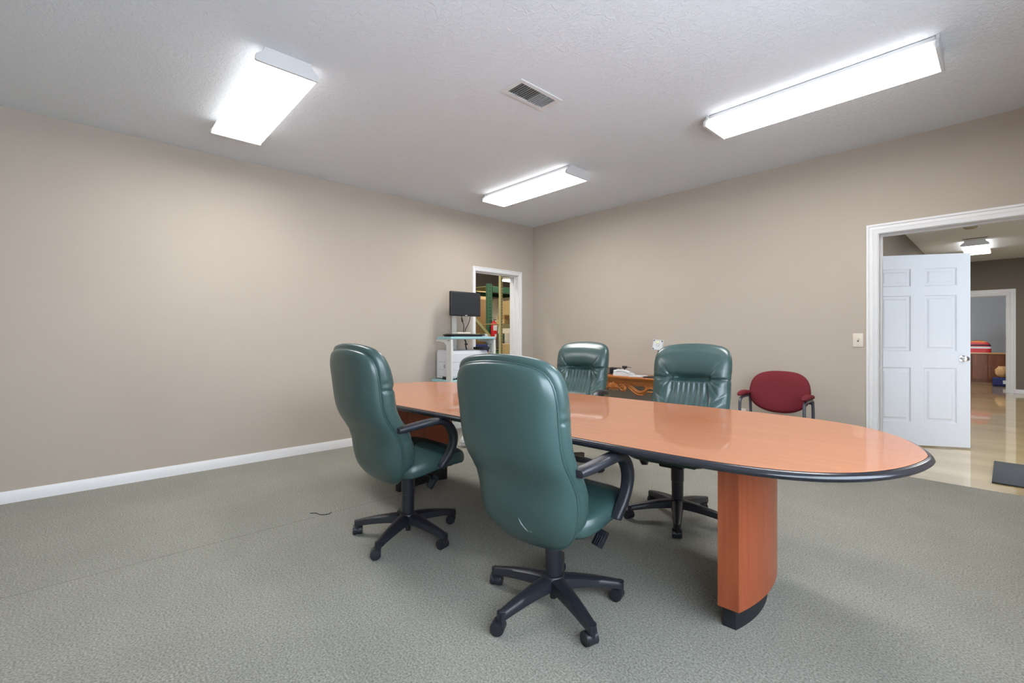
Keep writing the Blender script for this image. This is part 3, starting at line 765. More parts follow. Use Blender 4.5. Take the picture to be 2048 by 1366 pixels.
chairA = make_chair('green leather office chair with scuffed back turned, standing alone at middle of table', 0, [0.9, 2.0, -0.4, 1.2, 0.4])
def place_chair(c, x, y, face_deg, lift=0.0, spin=0.0):
    c.location = (x, y, 0); c.rotation_euler = (0, 0, math.radians(face_deg-90))
    for ch in c.children:
        n = ch.name.split('.')[0]
        if n in ('star_base', 'caster'): ch.rotation_euler = (0, 0, math.radians(spin - (face_deg-90)))
        elif n in ('backrest', 'back_shell', 'seat', 'armrest', 'seat_mechanism', 'tilt_lever'): ch.location.z = lift
chairs = []
for i, (lab, x, y, fd, lift, spin) in enumerate([
    ('green leather office chair with scuffed back turned, standing alone at middle of table', -1.335, 1.48, 97, 0.0, 53),
    ('green leather office chair with back turned, between the scuffed chair and bare beige wall', -2.376, 1.374, 92, 0.012, 83),
    ('green leather office chair facing out, tucked under table in front of the burgundy chair', -1.42, 2.74, 279, 0.0, 9),
    ('green leather office chair facing out across table, between printer stand and carved desk', -2.605, 3.065, 281, 0.0, 30)]):
    c = chairA if i == 0 else copy_tree(chairA)
    c['label'] = lab; chairs.append((c, x, y, fd, lift, spin))
for a in chairs: place_chair(*a)
for ch in chairs[0][0].children:      # the middle chair's back is set a notch lower
    if ch.name.split('.')[0] in ('backrest', 'back_shell'): ch.location.z = -0.016
# pale scuffs low on the back of the middle chair
SH0 = [c for c in chairs[0][0].children if c.name.startswith('back_shell')][0]
def shell_rear(X, Z):
    """rear surface of the middle chair's shell, found on its mesh"""
    best = min((v.co for v in SH0.data.vertices[:len(SH0.data.vertices)//2]), key=lambda c: (c.x-X)**2 + (c.z-Z)**2 + (0 if c.y < spine(c.z) - 0.003 else 1))
    return best.y
for pts in ([(0.02, 0.475), (0.03, 0.455), (0.045, 0.435), (0.055, 0.425)], [(0.065, 0.432), (0.072, 0.426)], [(-0.07, 0.60), (-0.068, 0.592)]):
    b = MB(); P = [(x, shell_rear(x, z)-0.0006, z) for x, z in pts]; b.tube(P, lambda t: 0.0005+0.0013*math.sin(PI*t), 6)
    o = obj('scuff_mark', b, 'scuff', SH0); o['label'] = 'pale scuff on the leather'

# ------------------------------------------------------------------ burgundy side chair
t = thing('side_chair', 'burgundy fabric armchair with dark steel tube legs against the back wall', 'chair', (-1.372, 4.385, 0), 0)
def pad_grid(w, h, n, N, thick, bow, conv):
    out = []
    for i in range(N+1):
        for j in range(N+1):
            s, tt = -1+2*j/N, -1+2*i/N; m = max(abs(s), abs(tt))
            if m < 1e-6: X = Z = 0.0
            else:
                a, c = s/m, tt/m; n_ = n if c > 0 else n*conv; q = (abs(a)**n_+abs(c)**n_)**(-1/n_); X, Z = m*a*q*w, m*c*q*h
            out.append((X, Z, m))
    return out
b = MB(); N = 28; G = pad_grid(0.242, 0.182, 4.2, N, 0, 0, 0.62); vs = []
for face in (0, 1):
    for X, Z, m in G:
        yb = 0.125 + 0.16*Z - 0.03*(X/0.236)**2
        wX = X*(1.0 - 0.13*max(0, Z/0.178)**1.5)
        Z2 = Z*(1-0.10*(X/0.236)**2)
        r = (max(0, 1-m**4))**0.5
        vs.append((wX, yb - 0.012 - 0.030*r if face == 0 else yb + 0.012 + 0.012*r, 0.668 + Z2))
q = (N+1)**2; b.add(vs, grid_idx(N, N) + [tuple(q+i for i in f[::-1]) for f in grid_idx(N, N)])
per = [(0, j) for j in range(N)] + [(i, N) for i in range(N)] + [(N, N-j) for j in range(N)] + [(N-i, 0) for i in range(N)]
ids = [i*(N+1)+j for i, j in per]; k = len(ids); b.f += [(ids[i], ids[(i+1) % k], q+ids[(i+1) % k], q+ids[i]) for i in range(k)]
obj('backrest', b, 'red_fabric', t, 60)
b = MB(); G = pad_grid(0.235, 0.225, 3.4, N, 0, 0, 1.0); vs = []
for face in (0, 1):
    for X, Y, m in G:
        r = (max(0, 1-m**5))**0.5; vs.append((X, Y-0.05, 0.44 + 0.02*r if face == 0 else 0.415 - 0.02*r))
b.add(vs, grid_idx(N, N) + [tuple(q+i for i in f[::-1]) for f in grid_idx(N, N)]); b.f += [(ids[i], ids[(i+1) % k], q+ids[(i+1) % k], q+ids[i]) for i in range(k)]
obj('seat', b, 'red_fabric', t, 60)
for sx in (-1, 1):
    x = sx*0.250
    b = MB(); P = catmull([(x, -0.140, 0.012), (x, -0.125, 0.30), (x, -0.120, 0.54), (x, -0.108, 0.595), (x, -0.065, 0.616), (x, 0.06, 0.620), (x, 0.105, 0.608), (x, 0.125, 0.57), (x, 0.150, 0.30), (x, 0.185, 0.012)], 6)
    b.tube(P, 0.0125, 12); leg = obj('leg', b, 'greymetal', t)
    for y in (-0.140, 0.185):
        f = MB(); f.lathe([(0.015, 0), (0.016, 0.004), (0.0145, 0.016)], 14, Matrix.Translation((x, y, 0))); obj('foot_glide', f, 'black', leg)
    b = MB(); K = 16; vs = []
    for i in range(K+1):
        f = i/K; yy = -0.150 + 0.275*f; e = math.sqrt(max(0.0, 1-abs(2*f-1)**3)); w = 0.030*max(e, 0.05); h = 0.020*max(e, 0.05)
        zc = 0.642 + 0.012*math.sin(PI*f)
        for a, c in rrect(2*w, 2*h, min(w, h)*0.85, 3): vs.append((x+a, yy, zc+c))
    k2 = len(rrect(1, 1, .1, 3)); b.add(vs, [(i*k2+p_, i*k2+(p_+1) % k2, (i+1)*k2+(p_+1) % k2, (i+1)*k2+p_) for i in range(K) for p_ in range(k2)] + [tuple(range(k2)), tuple(K*k2+p_ for p_ in range(k2))])
    obj('armrest', b, 'red_fabric', t, 60)
for y in (-0.123, 0.143):
    b = MB(); b.tube([(-0.25, y, 0.40), (0.25, y, 0.40)], 0.010, 10); obj('crossbar', b, 'greymetal', t)
for sx in (-1, 1):
    b = MB(); b.tube([(sx*0.25, 0.123, 0.585), (sx*0.15, 0.128, 0.60)], 0.009, 10); obj('back_bracket', b, 'greymetal', t)

# wall plates
t = thing('light_switch', 'ivory toggle light switch on the wall beside the big doorway', 'switch', (-0.861, YB, 1.126), 0)
b = MB(); b.rbox(-0.036, 0.036, -0.006, 0, -0.058, 0.058, 0.003, 2); obj('cover_plate', b, 'plate', t)
b = MB(); b.rbox(-0.005, 0.005, -0.016, -0.006, -0.004, 0.014, 0.002, 1); obj('toggle', b, 'plate', t)
b = MB(); b.box(-0.006, 0.006, -0.0065, -0.006, -0.013, 0.013)
obj('toggle_slot', b, 'ventdark', t)
def outlet(name, label, loc):
    t = thing(name, label, 'outlet', loc, 0, 'wall outlets'); b = MB(); b.rbox(-0.036, 0.036, -0.006, 0, -0.058, 0.058, 0.003, 2); obj('cover_plate', b, 'plate', t)
    for z in (-0.025, 0.025):
        b = MB(); b.rbox(-0.016, 0.016, -0.009, -0.006, z-0.014, z+0.014, 0.003, 1); r = obj('receptacle', b, 'cream', t)
        s = MB(); s.box(-0.008, -0.006, -0.0095, -0.009, z-0.004, z+0.006); s.box(0.006, 0.008, -0.0095, -0.009, z-0.004, z+0.006); obj('slot', s, 'ventdark', r)
outlet('wall_outlet', 'ivory wall outlet behind the leg of the burgundy chair', (-1.795, YB, 0.385))

# ------------------------------------------------------------------ carved console desk
DX0, DX1, DY0, DY1, DZ = -3.66, -2.44, 4.355, 4.755, 0.715
DCX = (DX0+DX1)/2
t = thing('carved_desk', 'golden oak console desk with carved scroll apron against the back wall', 'desk', (DCX, 4.55, 0), 0)
hw, hd = (DX1-DX0)/2, 0.20
b = MB(); b.rbox(-hw, hw, -hd, hd, DZ-0.022, DZ, 0.007, 3); b.rbox(-hw+0.02, hw-0.02, -hd+0.02, hd, DZ-0.036, DZ-0.020, 0.004, 2); obj('top', b, 'oak', t)
b = MB(); b.box(-hw+0.06, hw-0.06, -hd+0.055, -hd+0.075, DZ-0.10, DZ-0.034); b.box(-hw+0.05, -hw+0.07, -hd+0.06, hd-0.03, DZ-0.15, DZ-0.034); b.box(hw-0.07, hw-0.05, -hd+0.06, hd-0.03, DZ-0.15, DZ-0.034); b.box(-hw+0.06, hw-0.06, hd-0.04, hd-0.02, DZ-0.10, DZ-0.034)
obj('apron', b, 'oak', t)
def spiral(cx, cz, r0, r1, a0, turns, n=28):
    return [(cx + (r0+(r1-r0)*i/n)*math.cos(a0+turns*2*PI*i/n), 0, cz + (r0+(r1-r0)*i/n)*math.sin(a0+turns*2*PI*i/n)) for i in range(n+1)]
yf = -hd+0.045
for sx in (-1, 1):
    b = MB()
    # big S scroll: volute by the shell, dips, rises and curls
    zt = DZ-0.07
    P = spiral(0.115, DZ-0.135, 0.010, 0.042, 0.3, 1.35, 26)[::1]
    P = [(p[0], 0, p[2]) for p in P] + [(0.165, 0, DZ-0.088), (0.20, 0, DZ-0.094), (0.24, 0, DZ-0.118), (0.285, 0, DZ-0.150), (0.33, 0, DZ-0.166), (0.375, 0, DZ-0.158), (0.405, 0, DZ-0.135), (0.415, 0, DZ-0.108), (0.405, 0, DZ-0.092), (0.392, 0, DZ-0.096), (0.394, 0, DZ-0.106)]
    for off, rr, dy in ((0.0, 0.0085, 0), (-0.014, 0.0075, 0.004), (0.013, 0.006, 0.004), (-0.026, 0.006, 0.008)):
        Q = []
        V = [Vector(p) for p in P]
        for i, p in enumerate(V):
            tg = (V[min(i+1, len(V)-1)]-V[max(i-1, 0)]).normalized(); nn = Vector((-tg.z, 0, tg.x))
            fade = 1 if i > 26 else max(0, (i-8)/18)
            fade *= 1 if i < len(V)-5 else 0.4
            Q.append((sx*(p.x+nn.x*off*fade), yf+dy, p.z+nn.z*off*fade))
        b.tube(catmull(Q, 3), lambda f, rr=rr: rr*(0.7+0.5*math.sin(PI*min(1, f*1.05))), 8)
    # leaf curl joining the corner post
    for off in (0, 0.016):
        b.tube(catmull([(sx*0.40, yf, DZ-0.150+off*0.4), (sx*0.43, yf, DZ-0.125+off), (sx*0.47, yf, DZ-0.108+off), (sx*0.50, yf, DZ-0.118+off), (sx*0.505, yf, DZ-0.13+off)], 6), 0.0085, 8)
    b.tube([(sx*0.43, yf+0.005, DZ-0.152), (sx*(hw-0.05), yf+0.005, DZ-0.152)], 0.008, 8)
    # beaded leaf edge under the scroll
    for q_ in range(14):
        f = q_/13; x = 0.20+0.17*f; z = interp(x, [(0.20, DZ-0.128), (0.24, DZ-0.152), (0.285, DZ-0.180), (0.33, DZ-0.194), (0.37, DZ-0.190)])
        b.lathe([(0.002, -0.008), (0.008, -0.004), (0.009, 0.002), (0.003, 0.008)], 8, Matrix.Translation((sx*x, yf, z)))
    obj('carved_scroll', b, 'oak', t, 60)
    # cabriole legs and the corner post, front and back
    for yy in (-hd+0.06, hd-0.05):
        b = MB(); x = sx*(hw-0.055)
        b.rbox(x-0.032, x+0.032, yy-0.03, yy+0.03, DZ-0.165, DZ-0.034, 0.005, 2)
        P = catmull([(x, yy, DZ-0.16), (x+sx*0.012, yy, DZ-0.22), (x+sx*0.004, yy, DZ-0.32), (x-sx*0.012, yy, DZ-0.48), (x-sx*0.004, yy, 0.10), (x+sx*0.02, yy, 0.035)], 8)
        b.tube(P, lambda f: interp(f, [(0, 0.034), (0.15, 0.040), (0.4, 0.026), (0.75, 0.016), (0.92, 0.020), (1, 0.030)]), 12)
        b.lathe([(0.020, 0), (0.034, 0.008), (0.036, 0.022), (0.026, 0.040), (0.015, 0.055)], 16, Matrix.Translation((x+sx*0.02, yy, 0)))
        if yy < 0:
            for q_ in range(3): b.tube(spiral(x-sx*(0.045-0.012*q_), DZ-0.185-0.022*q_, 0.004, 0.016, 0, 1.4, 16) if False else [(p[0], yy-0.03, p[2]) for p in spiral(x-sx*(0.040-0.012*q_), DZ-0.185-0.022*q_, 0.004, 0.018, 0.5, 1.3, 18)], 0.006, 8)
        obj('leg', b, 'oak', t, 60)
b = MB()
for q_ in range(-4, 5):
    a = q_*0.34; b.tube(catmull([(0.012*math.sin(a), yf-0.004, DZ-0.135), (0.038*math.sin(a), yf-0.010, DZ-0.135+0.038*math.cos(a)), (0.066*math.sin(a), yf, DZ-0.135+0.060*math.cos(a))], 5), lambda f: 0.006+0.006*f, 8)
b.tube([(-0.10, yf-0.004, DZ-0.137), (0.10, yf-0.004, DZ-0.137)], 0.006, 8)
for q_ in range(-2, 3): b.tube([(0.02*q_, yf, DZ-0.14), (0.028*q_, yf, DZ-0.168+0.004*abs(q_))], 0.007, 8)
obj('carved_shell', b, 'oak', t, 60)

# things on the desk
def at_desk(x, y): return (x, y, DZ)
t = thing('pen_basket', 'black wire mesh basket on the carved desk behind the green chair', 'basket', (-3.15, 4.56, DZ), 0)
b = MB()
for z in (0.004, 0.075): b.tube([(-0.06, -0.045, z), (0.06, -0.045, z), (0.06, 0.045, z), (-0.06, 0.045, z)], 0.0028, 6, closed=True)
for q_ in range(9):
    x = -0.06+0.015*q_
    for y in (-0.045, 0.045): b.tube([(x, y, 0.003), (x, y, 0.075)], 0.0015, 5)
for q_ in range(5):
    y = -0.036+0.018*q_
    for x in (-0.06, 0.06): b.tube([(x, y, 0.003), (x, y, 0.075)], 0.0015, 5)
b.box(-0.06, 0.06, -0.045, 0.045, 0.0, 0.003); obj('wire_cage', b, 'black', t)
b = MB(); b.rbox(-0.05, 0.02, -0.03, 0.03, 0.004, 0.068, 0.008, 2); o = obj('stapler', b, 'black'); o.location = (-3.15, 4.56, DZ); tag(o, 'black desk tool standing inside the wire mesh basket', 'desk tool')
t = thing('tape_dispenser', 'small black clip gadget sticking up behind the papers on carved desk', 'gadget', (-3.05, 4.62, DZ), 0.4)
b = MB(); b.rbox(-0.02, 0.02, -0.02, 0.02, 0, 0.012, 0.003, 1); b.tube([(0, 0, 0.01), (0.0, 0, 0.07)], 0.008, 8); obj('stand', b, 'black', t)
b = MB(); b.rbox(-0.028, 0.028, -0.016, 0.016, 0.068, 0.098, 0.006, 2, Matrix.Rotation(0.0, 4, 'X')); b.cyl((0.028, 0, 0.085), (0.075, 0, 0.083), 0.003, 8); obj('clip_head', b, 'black', t)
t = thing('telephone', 'white desk telephone with handset on the carved desk', 'telephone', (-2.965, 4.48, DZ), 0.10)
b = MB(); b.prism([(-0.10, 0.0), (0.10, 0.0), (0.10, 0.020), (0.0, 0.045), (-0.10, 0.034)], -0.07, 0.07, Matrix(((1, 0, 0, 0), (0, 0, 1, 0), (0, 1, 0, 0), (0, 0, 0, 1)))); obj('base', b, 'white', t)
b = MB(); b.tube(catmull([(-0.10, -0.04, 0.042), (-0.06, -0.04, 0.056), (0.02, -0.04, 0.056), (0.09, -0.04, 0.034)], 6), lambda f: 0.012+0.007*abs(2*f-1)**2, 10); obj('handset', b, 'white', t)
b = MB(); b.rbox(-0.075, 0.075, -0.09, 0.09, 0.0, 0.012, 0.002, 1); o = obj('note_pad', b, 'white'); o.location = (-2.775, 4.47, DZ); o.rotation_euler = (0, 0, 0.2); tag(o, 'white pad of paper lying beside the telephone on the carved desk', 'note pad')
t = thing('monitor_stand', 'monitor stand with bare white mounting plate on the carved desk', 'monitor stand', (-2.535, 4.47, DZ), 0)
b = MB(); b.rbox(-0.13, 0.13, -0.09, 0.09, 0, 0.010, 0.004, 2); obj('base', b, 'black', t)
b = MB(); b.rbox(-0.012, 0.022, 0.012, 0.032, 0.008, 0.40, 0.003, 1); obj('post', b, 'black', t)
tilt = Matrix.Translation((0.0, -0.005, 0.352)) @ Matrix.Rotation(math.radians(6), 4, 'Y') @ Matrix.Rotation(math.radians(-6), 4, 'X')
b = MB(); b.rbox(-0.060, 0.060, -0.004, 0.004, -0.056, 0.056, 0.002, 1, tilt); pl = obj('mounting_plate', b, 'white', t)
b = MB()
for sx in (-1, 1):
    for sz in (-1, 1): b.cyl(tilt @ Vector((sx*0.046, -0.0055, sz*0.044)), tilt @ Vector((sx*0.046, -0.003, sz*0.044)), 0.0075, 10)
for q_ in range(5):
    a = -0.036+0.018*q_
    for p_ in ((a, 0.051), (a, -0.051), (0.055, a), (-0.055, a)): b.cyl(tilt @ Vector((p_[0], -0.0052, p_[1])), tilt @ Vector((p_[0], -0.003, p_[1])), 0.0028, 8)
obj('screw_hole', b, 'ventdark', pl)
b = MB(); b.tube([tilt @ Vector((0.016*math.cos(a*PI/8), -0.0046, 0.016*math.sin(a*PI/8))) for a in range(16)], 0.0016, 6, closed=True); obj('centre_ring', b, 'stone', pl)
b = MB(); b.rbox(-0.022, 0.016, -0.0052, -0.0038, 0.022, 0.036, 0.0005, 1, tilt); obj('sticker', b, mat('pale_yellow_sticker', (0.75, 0.78, 0.35), 0.5), pl)

# ------------------------------------------------------------------ printer stand by the other doorway
CX0, CX1, CY0, CY1 = -4.66, -4.29, 3.03, 3.70
t = thing('printer_stand', 'pale grey steel printer stand with teal shelves in front of warehouse doorway', 'stand', (0, 0, 0), 0)
CZ = 1.156
b = MB(); b.rbox(CX0+0.09, CX1+0.006, CY0-0.005, CY1-0.004, CZ-0.030, CZ, 0.006, 2); obj('upper_shelf', b, 'teal', t)
b = MB(); b.rbox(CX0, CX1, CY0+0.03, CY1-0.03, 0.622, 0.655, 0.006, 2); b.rbox(CX0, CX0+0.3, CY0-0.02, CY0+0.03, 0.622, 0.655, 0.004, 1); obj('lower_shelf', b, 'teal', t)
for y in (CY0, CY1-0.03):
    b = MB(); b.rbox(CX1-0.10, CX1, y, y+0.03, 0.03, CZ-0.03, 0.004, 1)
    pst = obj('post', b, 'cartgrey', t)
    s = MB(); s.prism([(CX1-0.10, CZ-0.03), (CX1-0.10, CZ-0.10), (CX1-0.16, CZ-0.065), (CX0+0.05, CZ-0.050), (CX0+0.05, CZ-0.03)], y+0.004, y+0.026, Matrix(((1, 0, 0, 0), (0, 0, 1, 0), (0, 1, 0, 0), (0, 0, 0, 1)))); obj('bracket', s, 'cartgrey', pst)
    f = MB(); f.rbox(CX0, CX1+0.05, y-0.01, y+0.04, 0.0, 0.035, 0.006, 1); obj('foot', f, 'cartgrey', pst)
    hl = MB()
    for q_ in range(6): hl.box(CX1-0.07, CX1-0.045, y-0.0005, y+0.0005, CZ-0.10-0.03*q_, CZ-0.09-0.03*q_) if y > 3.3 else hl.box(CX1-0.07, CX1-0.03, y-0.0005, y+0.0005, CZ-0.05, CZ-0.04)
    obj('slot_hole', hl, 'printerline', pst)
b = MB(); b.rbox(CX0-0.03, CX0-0.004, 3.32, 3.38, 0.30, 1.58, 0.003, 1); obj('rear_column', b, 'cartgrey', t)
b = MB(); b.rbox(CX0, CX0+0.03, CY0, CY1, 0.5, 0.56, 0.003, 1); obj('rear_brace', b, 'cartgrey', t)
# printer
t = thing('laser_printer', 'bulky pale grey laser printer on the lower teal shelf', 'printer', (-4.465, 3.345, 0.655), 0)
def prof_prism(poly, y0, y1): # poly in (x,z)
    b = MB(); b.prism(poly, y0, y1, Matrix(((1, 0, 0, 0), (0, 0, 1, 0), (0, 1, 0, 0), (0, 0, 0, 1)))); return b
b = prof_prism([(-0.18, 0.012), (0.11, 0.012), (0.125, 0.03), (0.125, 0.30), (0.10, 0.335), (-0.15, 0.345), (-0.18, 0.32)], -0.27, 0.27)
obj('body', b, 'printer', t)
b = MB()
for z0, z1 in ((0.20, 0.203), (0.11, 0.1125), (0.038, 0.040)):
    b.box(-0.16, 0.10, -0.2706, -0.27, z0, z1); b.box(0.125, 0.1256, -0.25, 0.25, z0, z1)
obj('seam', b, 'printerline', t)
b = MB(); b.box(-0.06, 0.10, -0.272, -0.25, 0.0, 0.032); b.box(0.11, 0.127, -0.20, 0.22, 0.0, 0.03); obj('foot_recess', b, 'black', t)
b = MB(); b.rbox(0.02, 0.035, -0.2715, -0.27, 0.085, 0.115, 0.0005, 1); obj('latch', b, 'printerline', t)
b = MB()
for dx, dz in ((0, 0.018), (0, -0.018), (0.014, 0), (-0.014, 0), (0.009, 0.012), (-0.009, 0.012), (0.009, -0.012), (-0.009, -0.012), (0, 0)):
    b.rbox(-0.02+dx-0.005, -0.02+dx+0.005, -0.2715, -0.27, 0.152+dz-0.005, 0.152+dz+0.005, 0.0005, 1)
obj('emblem', b, 'printerline', t)
b = prof_prism([(-0.15, 0.34), (0.06, 0.335), (0.04, 0.300), (-0.10, 0.295)], -0.16, 0.20); obj('output_tray', b, 'white', t)
b = MB(); b.tube(catmull([(0.03, -0.02, 0.34), (0.035, -0.01, 0.36), (0.03, 0.0, 0.345)], 5), 0.003, 6); obj('paper_stop', b, 'stone', t)
b = MB(); b.rbox(-0.10, 0.10, -0.05, 0.05, 0, 0.028, 0.004, 1); o = obj('paper_tray', b, 'black'); o.location = (-4.40, 3.56, 1.000); tag(o, 'black plastic tray lying on top of the grey laser printer', 'tray')
# monitor on the stand
t = thing('computer_monitor', 'black flat computer monitor mounted above the printer stand', 'monitor', (-4.45, 3.352, 1.548), 0)
b = MB(); b.rbox(-0.022, 0.018, -0.225, 0.225, -0.146, 0.146, 0.012, 3); cas = obj('casing', b, 'black', t)
b = MB(); b.box(0.0176, 0.0186, -0.205, 0.205, -0.126, 0.128); obj('screen', b, 'screen', t)
b = MB(); b.rbox(0.017, 0.0195, -0.016, 0.016, -0.141, -0.134, 0.0005, 1); obj('badge', b, 'white', cas)
b = MB(); b.rbox(-0.200, -0.022, -0.028, 0.028, -0.04, 0.04, 0.004, 1); b.rbox(-0.2135, -0.195, -0.03, 0.03, -0.06, 0.03, 0.004, 1); obj('mount_arm', b, 'cartgrey', t)
for i_, P in enumerate(([(0, -0.06, -0.13), (0.0, -0.05, -0.20), (0.0, -0.025, -0.25), (-0.02, -0.01, -0.30), (-0.03, -0.01, -0.355)], [(0, 0.075, -0.13), (0, 0.055, -0.22), (-0.02, 0.02, -0.30), (-0.03, 0.01, -0.355)])):
    b = MB(); b.tube(catmull(P, 6), 0.0045, 8)
    if i_ == 0: b.tube([(0, -0.054, -0.17), (0, -0.042, -0.215)], 0.009, 8)
    obj('cable', b, 'black', t)
b = MB(); b.rbox(-0.05, 0.05, -0.09, 0.10, 0, 0.03, 0.004, 1); b.rbox(-0.055, 0.055, -0.11, 0.11, 0.03, 0.052, 0.006, 1); o = obj('cable_box', b, 'cream'); o.location = (-4.52, 3.345, CZ); o.rotation_euler = (0, 0, 0.15); tag(o, 'cream plastic box on the teal shelf under the monitor', 'box')
t = thing('keyboard', 'black computer keyboard along the front of the teal shelf', 'keyboard', (-4.37, 3.28, CZ), 0)
b = MB(); b.rbox(-0.085, 0.085, -0.25, 0.25, 0.012, 0.026, 0.005, 2); b.rbox(-0.09, -0.03, -0.23, 0.23, 0, 0.016, 0.004, 1); b.rbox(0.05, 0.075, -0.2, 0.2, 0, 0.014, 0.002, 1); obj('case', b, 'black', t)
b = MB()
for r in range(5):
    for c in range(17): b.box(-0.062+r*0.025, -0.062+r*0.025+0.018, -0.235+c*0.0275, -0.235+c*0.0275+0.021, 0.026, 0.031)
kk = obj('keys', b, 'plastic', t)
t = thing('computer_mouse', 'grey computer mouse beside the keyboard on the teal shelf', 'mouse', (-4.37, 3.60, CZ), 0.3)
b = MB(); vs = []; N2 = 10
for i in range(N2+1):
    for j in range(N2+1):
        s, u = -1+2*j/N2, -1+2*i/N2; m = max(abs(s), abs(u)); a = math.hypot(s, u) or 1; vs.append((m*s/a*0.032, m*u/a*0.05, 0.004+0.03*math.sqrt(max(0, 1-m*m))))
b.add(vs, grid_idx(N2, N2)); b.lathe([(0.030, 0), (0.031, 0.004)], 20); obj('shell', b, 'stone', t)
b = MB(); b.rbox(-0.004, 0.004, 0.016, 0.03, 0.03, 0.036, 0.001, 1); obj('scroll_wheel', b, 'red', t)
b = MB(); b.rbox(-0.03, 0.03, -0.05, 0.05, 0, 0.035, 0.004, 1); o = obj('tape_box', b, 'cartonlight'); o.location = (-4.52, 3.57, CZ); o.rotation_euler = (0, 0, 0.3); tag(o, 'small tan cardboard box on the teal shelf beside the mouse', 'box')
b = MB(); b.tube(catmull([(-4.45, 3.345, 1.12), (-4.45, 3.36, 1.08), (-4.44, 3.35, 1.05), (-4.45, 3.37, 1.0)], 6), 0.008, 8); b.rbox(-4.46, -4.43, 3.345, 3.375, 1.055, 1.075, 0.004, 1)
o = obj('power_cable', b, 'black'); tag(o, 'thick black cable hanging between teal shelf and printer', 'cable')

# ------------------------------------------------------------------ warehouse contents
t = thing('pallet_rack', 'dark green pallet rack with perforated upright seen through the warehouse doorway', 'rack', (0, 0, 0), 0)
RX = -8.0
for y in (6.66, 9.3):
    b = MB(); b.box(RX-0.07, RX, y, y+0.13, 0, 2.36); up = obj('upright', b, slotted('slotted_green_steel', (0.045, 0.12, 0.065), 0.075, 0.33, 'Y', y+0.05, y+0.085), t)
    b = MB(); b.box(RX-1.07, RX-1.0, y, y+0.13, 0, 2.36); obj('upright', b, 'greensteel', t)
for z in (2.17, 1.10, 0.72):
    b = MB(); b.box(RX-0.03, RX+0.02, 6.79, 9.30, z, z+0.13 if z > 2 else z+0.10); b.box(RX-1.03, RX-0.98, 6.70, 9.30, z, z+0.10); obj('beam', b, 'greensteel', t)
for z in (0.75, 2.20, 1.12):
    b = MB(); b.box(RX-1.0, RX-0.03, 6.71, 9.29, z+0.10, z+0.112); obj('deck', b, 'olivesteel', t)
b = MB(); b.sweep([(RX+0.03, 6.70, 1.14), (RX+0.03, 5.30, 2.43)], rrect(0.06, 0.075, 0.005, 1)); obj('diagonal_brace', b, 'olivesteel', t)
b = MB(); b.box(RX, RX+0.06, 5.22, 5.31, 0, 2.5); obj('upright', b, 'olivesteel', t)
t = thing('shelf_post', 'pale yellow perforated steel shelf post standing in the warehouse doorway view', 'shelving', (-6.0, 5.285, 0), 0)
b = MB(); b.box(-0.025, 0.025, -0.022, 0.022, 0, 2.7); obj('post', b, slotted('slotted_yellow_steel', (0.56, 0.52, 0.27), 0.05, 0.45, 'Y', -0.006, 0.006), t)
b = MB(); b.box(-0.02, 0.02, 0.022, 1.5, 1.30, 1.38); b.box(-0.02, 0.02, 0.022, 1.5, 0.1, 0.18); obj('beam', b, 'yellowsteel', t)
b = MB(); b.box(-0.025, 0.025, 1.5, 1.545, 0, 2.7); obj('post', b, 'yellowsteel', t)
b = MB(); b.box(-0.5, -0.02, 0.0, 1.5, 1.375, 1.385); obj('shelf_board', b, 'cartonlight', t)
def carton(x0, x1, y0, y1, z0, z1, m, label, rz=0):
    b = MB(); cx, cy = (x0+x1)/2, (y0+y1)/2
    b.rbox(x0-cx, x1-cx, y0-cy, y1-cy, 0, z1-z0, 0.004, 1); t = thing('cardboard_box', label, 'box', (cx, cy, z0), rz, 'warehouse cartons')
    obj('carton', b, m, t)
    b = MB(); b.box(x0-cx-0.001, x1-cx+0.001, -0.025, 0.025, (z1-z0)*0.78, z1-z0+0.001); obj('tape', b, 'cartonlight' if m != 'cartonlight' else 'carton', t)
    return t
carton(-8.9, -8.1, 7.45, 9.1, 1.232, 2.10, 'cartonwhite', 'large white carton on the green rack behind the yellow post')
carton(-8.0+0.05, -7.5, 7.12, 7.6, 0, 1.25, 'cartonwhite', 'tall white carton on warehouse floor below the red tape box')
carton(-7.45, -7.0, 6.55, 7.2, 0, 1.0, 'cartonlight', 'tan carton on the warehouse floor behind the shelf post')
carton(-9.9, -9.25, 5.9, 8.0, 0, 2.12, 'carton', 'huge brown carton standing behind the diagonal brace in the warehouse')
carton(-9.9, -9.3, 6.0, 7.85, 2.122, 2.42, 'cartonlight', 'tan carton on top of the huge brown carton')
carton(-7.9, -7.35, 5.75, 6.35, 0, 0.92, 'stone', 'grey carton on warehouse floor below the brace')
carton(-6.25, -6.03, 5.40, 5.56, 1.385, 1.46, 'cartonlight', 'flat tan carton on the yellow shelf beam')
carton(-6.24, -6.05, 5.42, 5.53, 1.462, 1.54, 'carton', 'small brown carton stacked on the flat tan carton')
carton(-6.30, -6.05, 5.57, 6.0, 1.385, 1.80, 'cartonlight', 'tall tan carton on the yellow shelf at the door jamb')
b = MB(); b.rbox(-0.10, 0.10, -0.14, 0.14, 0, 0.08, 0.006, 1); o = obj('tape_carton', b, 'red'); o.location = (-7.72, 7.32, 1.25); tag(o, 'red flat box on the tall white carton beside fire extinguisher', 'box')
t = thing('fire_extinguisher', 'red fire extinguisher hung on the green rack upright', 'fire extinguisher', (-7.905, 6.76, 1.10), 0)
b = MB(); b.lathe([(0.06, 0), (0.07, 0.01), (0.07, 0.33), (0.055, 0.375), (0.025, 0.395), (0.022, 0.41)], 24); obj('cylinder', b, 'red', t)
